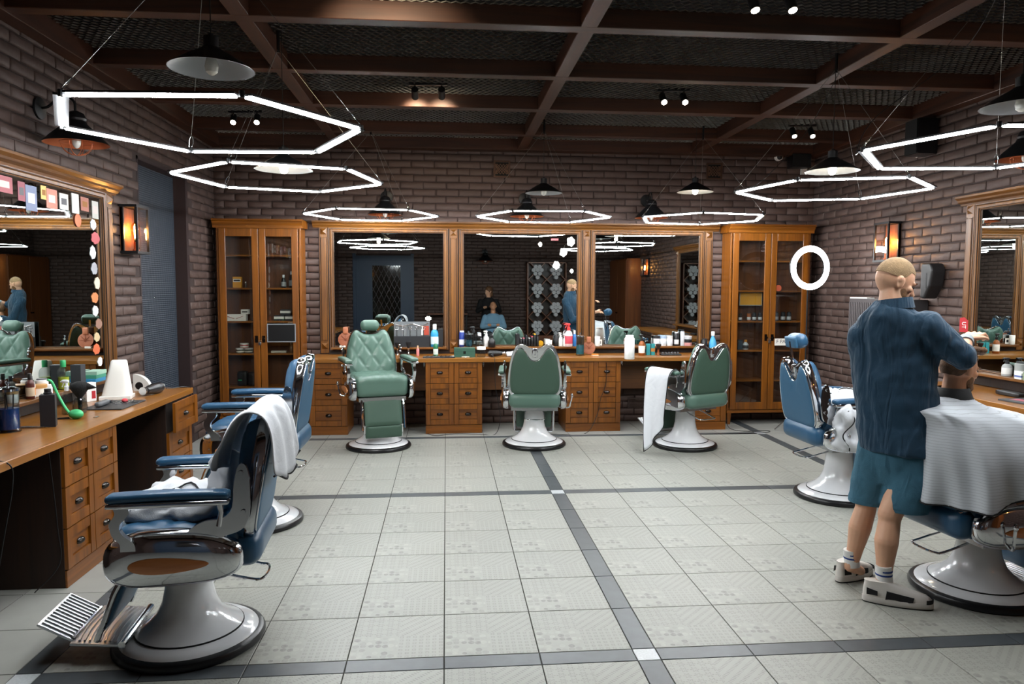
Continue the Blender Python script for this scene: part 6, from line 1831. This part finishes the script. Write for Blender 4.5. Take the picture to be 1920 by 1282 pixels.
pl = crom([(-.05, -.02, .15), (.03, -.10, .16), (.075, -.14, .07), (.05, -.16, -.04), (-.01, -.14, -.13), (-.06, -.06, -.14)], 4)
MB().prism([(-.06, .17), (.07, .17), (.11, .10), (.08, -.04), (.0, -.16), (-.06, -.15)], Matrix.Translation((0, -.02, 0)) @ Matrix.Rotation(R(90), 4, 'X'), .14).build('hood', mat('hood_black', '1b1a1b', .4), t, 0, .02, 3)
MB().bb(.02, .035, -.162, -.158, -.06, .08).build('slot', M['rubber'], t, 0)
MB().bb(-.03, .03, -.02, 0, -.04, .04).build('bracket', M['blackmetal'], t, 0)
# cables on the floor by the back station
cable('floor_cable', 'black cable hanging from the hair dryer to the floor beside the middle green chair', [(AZ(928, 668, ZB).x - .05, 5.22, ZB + .03), (.555, 5.075, ZB + .004), (.56, 5.06, .78), (.565, 5.06, .55), (.60, 5.05, .35), (.62, 5.04, .16), (.56, 5.0, .008), (.40, 5.02, .006), (.1, 5.06, .006), (-.1, 4.98, .006), (-.2, 5.1, .006)])
cable('floor_cable', 'black cable running down beside the drawers right of the middle chair', [(1.85, 5.105, .80), (1.84, 5.10, .55), (1.78, 5.09, .38), (1.74, 5.08, .2), (1.60, 5.0, .006), (1.3, 4.95, .006), (1.1, 5.02, .006)])
cable('floor_cable', 'black cable on the floor in front of the cabinet behind the ring light', [(3.33, 5.3, .3), (3.33, 5.2, .05), (3.36, 5.05, .006), (3.5, 4.97, .006), (3.75, 4.98, .006), (3.6, 4.86, .006), (3.0, 4.84, .006), (2.75, 4.9, .006)])
for k, x in enumerate((-.235, .435, 1.365, 2.035)):
    t = thing('hook', ['chrome hook at the left side of the first double drawer unit', 'chrome hook at the right side of the first double drawer unit', 'chrome hook at the left side of the second double drawer unit', 'chrome hook at the right side of the second double drawer unit'][k], 'hook', (x, YC + .01, .775), 0, 'chrome hooks under the worktop')
    MB().tube([(0, 0, .02), (0, -.02, .012), (0, -.028, -.005), (0, -.015, -.016), (0, -.004, -.01)], .004, 6).bb(-.008, .008, -.003, .003, .0, .035).build('hook_wire', M['chrome'], t)
# hanging cables of the LED rings
for pts, lb in (([(2.92, .5, 3.27), (3.2, 1.2, 3.12), (2.75, 1.35, 2.75), (2.42, 1.0, 2.45), (2.25, .62, 2.415)], 'loose black cable feeding the LED ring above the customer'), ([(2.95, 2.2, 3.27), (2.9, 2.6, 2.9), (2.5, 2.5, 2.5), (2.26, 2.38, 2.415)], 'loose black cable feeding the LED ring above the empty blue chair')):
    cable('power_cable', lb, pts, .0028)
# ================================================================== BEHIND THE CAMERA (met in the mirrors)
M['navydoor'] = mat('navy_door_paint', '22364c', .45)
t = MB().bb(-2.25, -.85, YF - .06, YF - .02, 0, 2.45).build('door_2', M['navydoor'], smooth=0, bevel=.003); tag(t, 'navy door with a leaded glass panel', kind='structure')
MB().bb(-1.83, -1.13, YF - .02, YF - .012, .75, 2.2).build('door_glass', mat('door_glass', '1b1a18', .08), t, 0)
rnd = random.Random(3)
for k in range(-7, 8):
    for d_ in (-1, 1):
        x0 = -1.48 + k * .13; a = Vector((x0 - d_ * .36, YF - .008, .75)); b_ = Vector((x0 + d_ * .36, YF - .008, 2.2))
        # clip to the glass
        def clipx(p, q):
            p, q = p.copy(), q.copy()
            for lim, s_ in ((-1.83, 1), (-1.13, -1)):
                if (p.x - lim) * s_ < 0 and (q.x - lim) * s_ < 0: return None
                for u, v in ((p, q), (q, p)):
                    if (u.x - lim) * s_ < 0: f = (lim - v.x) / (u.x - v.x); w = v.lerp(u, f); u.x, u.z = w.x, w.z
            return p, q
        c_ = clipx(a, b_)
        if c_: MB().bar(c_[0], c_[1], .012, .008, (0, 1, 0)).build('lattice_bar', M['blackmetal'], t, 0)
for x in (-2.27, -.83): tr_ = MB().bb(x - .04, x + .04, YF - .05, YF + .03, 0, 2.5).build('trim_2' if x < -1 else 'trim_3', M['navydoor'], smooth=0); tag(tr_, kind='structure')
# towel rack: diagonal lattice shelf full of rolled towels
X0, X1 = 2.05, 3.05
t = thing('towel_rack', 'tall wooden lattice rack full of rolled white towels, seen in the mirrors', 'rack', ((X0 + X1) / 2, YF + .03, 0))
hw = (X1 - X0) / 2
MB().bb(-hw, -hw + .03, 0, .3, 0, 2.3).bb(hw - .03, hw, 0, .3, 0, 2.3).bb(-hw, hw, 0, .3, 2.27, 2.3).bb(-hw, hw, 0, .3, 0, .45).build('frame', M['redwood'], t, 0)
MB().bb(-hw + .03, hw - .03, 0, .01, .45, 2.27).build('back_board', M['darkshade'], t, 0)
for k in range(-3, 6):
    for d_ in (-1, 1):
        a, b_ = Vector((-hw + .03, .15, .45 + k * .47)), Vector((hw - .03, .15, .45 + k * .47 + .94))
        if d_ < 0: a.x, b_.x = b_.x, a.x
        q = []
        for zl, s_ in ((.45, 1), (2.27, -1)):
            for u, v in ((a, b_), (b_, a)):
                if (u.z - zl) * s_ < 0 and (v.z - zl) * s_ > 0: f = (zl - v.z) / (u.z - v.z); w = v.lerp(u, f); u.x, u.z = w.x, w.z
        if a.z > .44 and b_.z < 2.28 and abs(a.z - b_.z) > .1 and a.z < 2.28: MB().bar(a, b_, .02, .28, (0, 1, 0)).build('lattice_board', M['redwood'], t, 0)
tm = MB(); 
for a_ in range(1): tm.tube([(0, 0, 0), (0, .2, 0)], .05, 14)
tmesh = tm.mesh('rolled_towel', M['cloth'], 60); rnd = random.Random(5); n_ = 0
for r_ in range(4):
    for c_ in range(2):
        cx, cz = -hw + .03 + .235 + c_ * .47, .68 + r_ * .47
        for dx, dz in ((-.055, -.08), (.055, -.08), (0, -.17), (-.10, .01), (.0, .01), (.10, .01), (-.05, .09), (.05, .09)):
            if cz + dz > 2.2 or cz + dz < .5: continue
            o = bpy.data.objects.new('rolled_towel', tmesh); COL.objects.link(o)
            o.location = ((X0 + X1) / 2 + cx + dx, YF + .12 + rnd.uniform(0, .03), cz + dz)
            tag(o, 'white rolled towel in the lattice rack, seen in the mirrors', 'towel', 'rolled towels in the lattice rack'); n_ += 1
# table with two bottles
t = thing('side_table', 'narrow dark side table with bottles, seen in the mirror', 'table', (.05, YF + .22, 0))
MB().bb(-.5, .5, -.18, .18, .98, 1.01).build('table_top', M['redwood'], t, 0)
for x in (-.47, .47):
    for y in (-.15, .15): MB().bb(x - .015, x + .015, y - .015, y + .015, 0, .98).build('leg', M['blackmetal'], t, 0)
bottle('spray', (-.02, YF + .22, 1.01), .10, .28, 'd0d2d2', 'd0d2d2', 'first white bottle on the side table seen in the mirror')
bottle('spray', (.42, YF + .22, 1.01), .10, .33, 'd0d2d2', 'd0d2d2', 'second, taller white bottle on the side table seen in the mirror')
# two people reflected in the middle mirror
for nm in ('a',):
    y = -3.25
    o0 = Vector((1.05, y - .25, 0)); t = thing('person', 'standing person in black clothes seen in the middle mirror', 'person', o0)
    b = MB(); hc_ = o0 + Vector((.0, 0, 1.56)); P, Mx = head_shape(b, hc_, (-.8, .6, -.15), (0, 0, 1), 1)
    cap(b, hc_ + Vector((0, 0, -.18)), hc_ + Vector((0, 0, -.06)), .055, .052)
    for s_ in (-1, 1):
        chain(b, [o0 + Vector((s_ * .09, 0, .88)), o0 + Vector((s_ * .1, .02, .48)), o0 + Vector((s_ * .1, 0, .06)), o0 + Vector((s_ * .1, .12, .04))], [.09, .06, .04, .035])
        chain(b, [o0 + Vector((s_ * .19, 0, 1.32)), o0 + Vector((s_ * .27, .1, 1.08)), o0 + Vector((s_ * .10, .24, 1.18))], [.05, .04, .035])
        for f in range(4): chain(b, [o0 + Vector((s_ * .10, .27, 1.16 + f * .018)), o0 + Vector((s_ * .06, .32, 1.16 + f * .018))], [.010, .008])
    section(b, [(o0 + Vector((0, 0, .86)), .17, .12, 0), (o0 + Vector((0, 0, 1.05)), .14, .11, 0), (o0 + Vector((0, 0, 1.3)), .19, .11, 0), (o0 + Vector((0, 0, 1.4)), .1, .08, 0)])
    bo = skinned(b, 'body', M['skin'], t, .012, 4, o0)
    c_ = MB(); section(c_, [(o0 + Vector((0, 0, .80)), .20, .15, 0), (o0 + Vector((0, 0, 1.05)), .17, .135, 0), (o0 + Vector((0, 0, 1.3)), .21, .13, 0), (o0 + Vector((0, 0, 1.415)), .09, .08, 0)])
    for s_ in (-1, 1):
        chain(c_, [o0 + Vector((s_ * .19, 0, 1.32)), o0 + Vector((s_ * .27, .1, 1.08)), o0 + Vector((s_ * .14, .21, 1.16))], [.065, .055, .048]); chain(c_, [o0 + Vector((s_ * .09, 0, .88)), o0 + Vector((s_ * .1, .02, .48)), o0 + Vector((s_ * .1, 0, .09))], [.105, .075, .055])
    skinned(c_, 'clothes', mat('black_clothes', '0b0b0d', .85), t, .014, 4, o0)
    h_ = MB().ell(P(0, -.02, .03), (.085, .10, .10), Mx).ell(P(0, -.06, -.06), (.07, .05, .09), Mx); skinned(h_, 'hair', M['hair_brown'], bo, .01, 3, o0)
    o1 = Vector((1.12, -2.75, 0)); t = thing('person', 'seated person in a light blue shirt with folded arms seen in the middle mirror', 'person', o1)
    b = MB(); hc_ = o1 + Vector((0, -.08, 1.22)); P, Mx = head_shape(b, hc_, (-.15, .8, .5), (0, -.4, .9), 1)
    cap(b, o1 + Vector((0, -.05, 1.02)), hc_ + Vector((0, 0, -.06)), .06, .055)
    section(b, [(o1 + Vector((0, -.05, .5)), .16, .13, 0), (o1 + Vector((0, -.05, .8)), .16, .12, 0), (o1 + Vector((0, -.05, 1.0)), .14, .09, 0)])
    for s_ in (-1, 1):
        chain(b, [o1 + Vector((s_ * .1, 0, .55)), o1 + Vector((s_ * .12, .42, .54)), o1 + Vector((s_ * .12, .45, .08)), o1 + Vector((s_ * .12, .56, .05))], [.085, .06, .042, .036])
        chain(b, [o1 + Vector((s_ * .19, -.04, .96)), o1 + Vector((s_ * .26, .05, .74)), o1 + Vector((-s_ * .06, .17, .78))], [.05, .042, .034])
        for f in range(4): chain(b, [o1 + Vector((-s_ * .08, .17, .755 + f * .018)), o1 + Vector((-s_ * .14, .15, .755 + f * .018))], [.010, .008])
    bo = skinned(b, 'body', M['skin2'], t, .012, 4, o1)
    c_ = MB(); section(c_, [(o1 + Vector((0, -.05, .46)), .19, .16, 0), (o1 + Vector((0, -.05, .8)), .19, .15, 0), (o1 + Vector((0, -.05, .98)), .19, .115, 0), (o1 + Vector((0, -.05, 1.05)), .09, .08, 0)])
    for s_ in (-1, 1): chain(c_, [o1 + Vector((s_ * .19, -.04, .96)), o1 + Vector((s_ * .26, .05, .74)), o1 + Vector((-s_ * .03, .165, .78))], [.068, .062, .05])
    skinned(c_, 'shirt', mat('pale_blue_shirt', '6f93ab', .85), t, .013, 4, o1)
    c_ = MB()
    for s_ in (-1, 1): chain(c_, [o1 + Vector((s_ * .1, 0, .55)), o1 + Vector((s_ * .12, .42, .54)), o1 + Vector((s_ * .12, .45, .1))], [.10, .075, .06])
    skinned(c_, 'trousers', mat('grey_trousers', '2b3038', .85), t, .013, 4, o1)
    h_ = MB().ell(P(0, -.02, .035), (.08, .095, .09), Mx); skinned(h_, 'hair', M['hair_brown'], bo, .01, 3, o1)
    t = thing('stool', 'padded stool under the seated person seen in the middle mirror', 'stool', (1.12, -2.78, 0))
    MB().lathe([(0, .42), (.2, .42), (.22, .44), (.21, .455), (0, .46)], 24).build('seat', M['greendk'], t); MB().lathe([(.25, 0), (.25, .02), (.05, .05), (.03, .1), (.03, .42), (0, .42)], 24).build('base', M['chrome'], t)
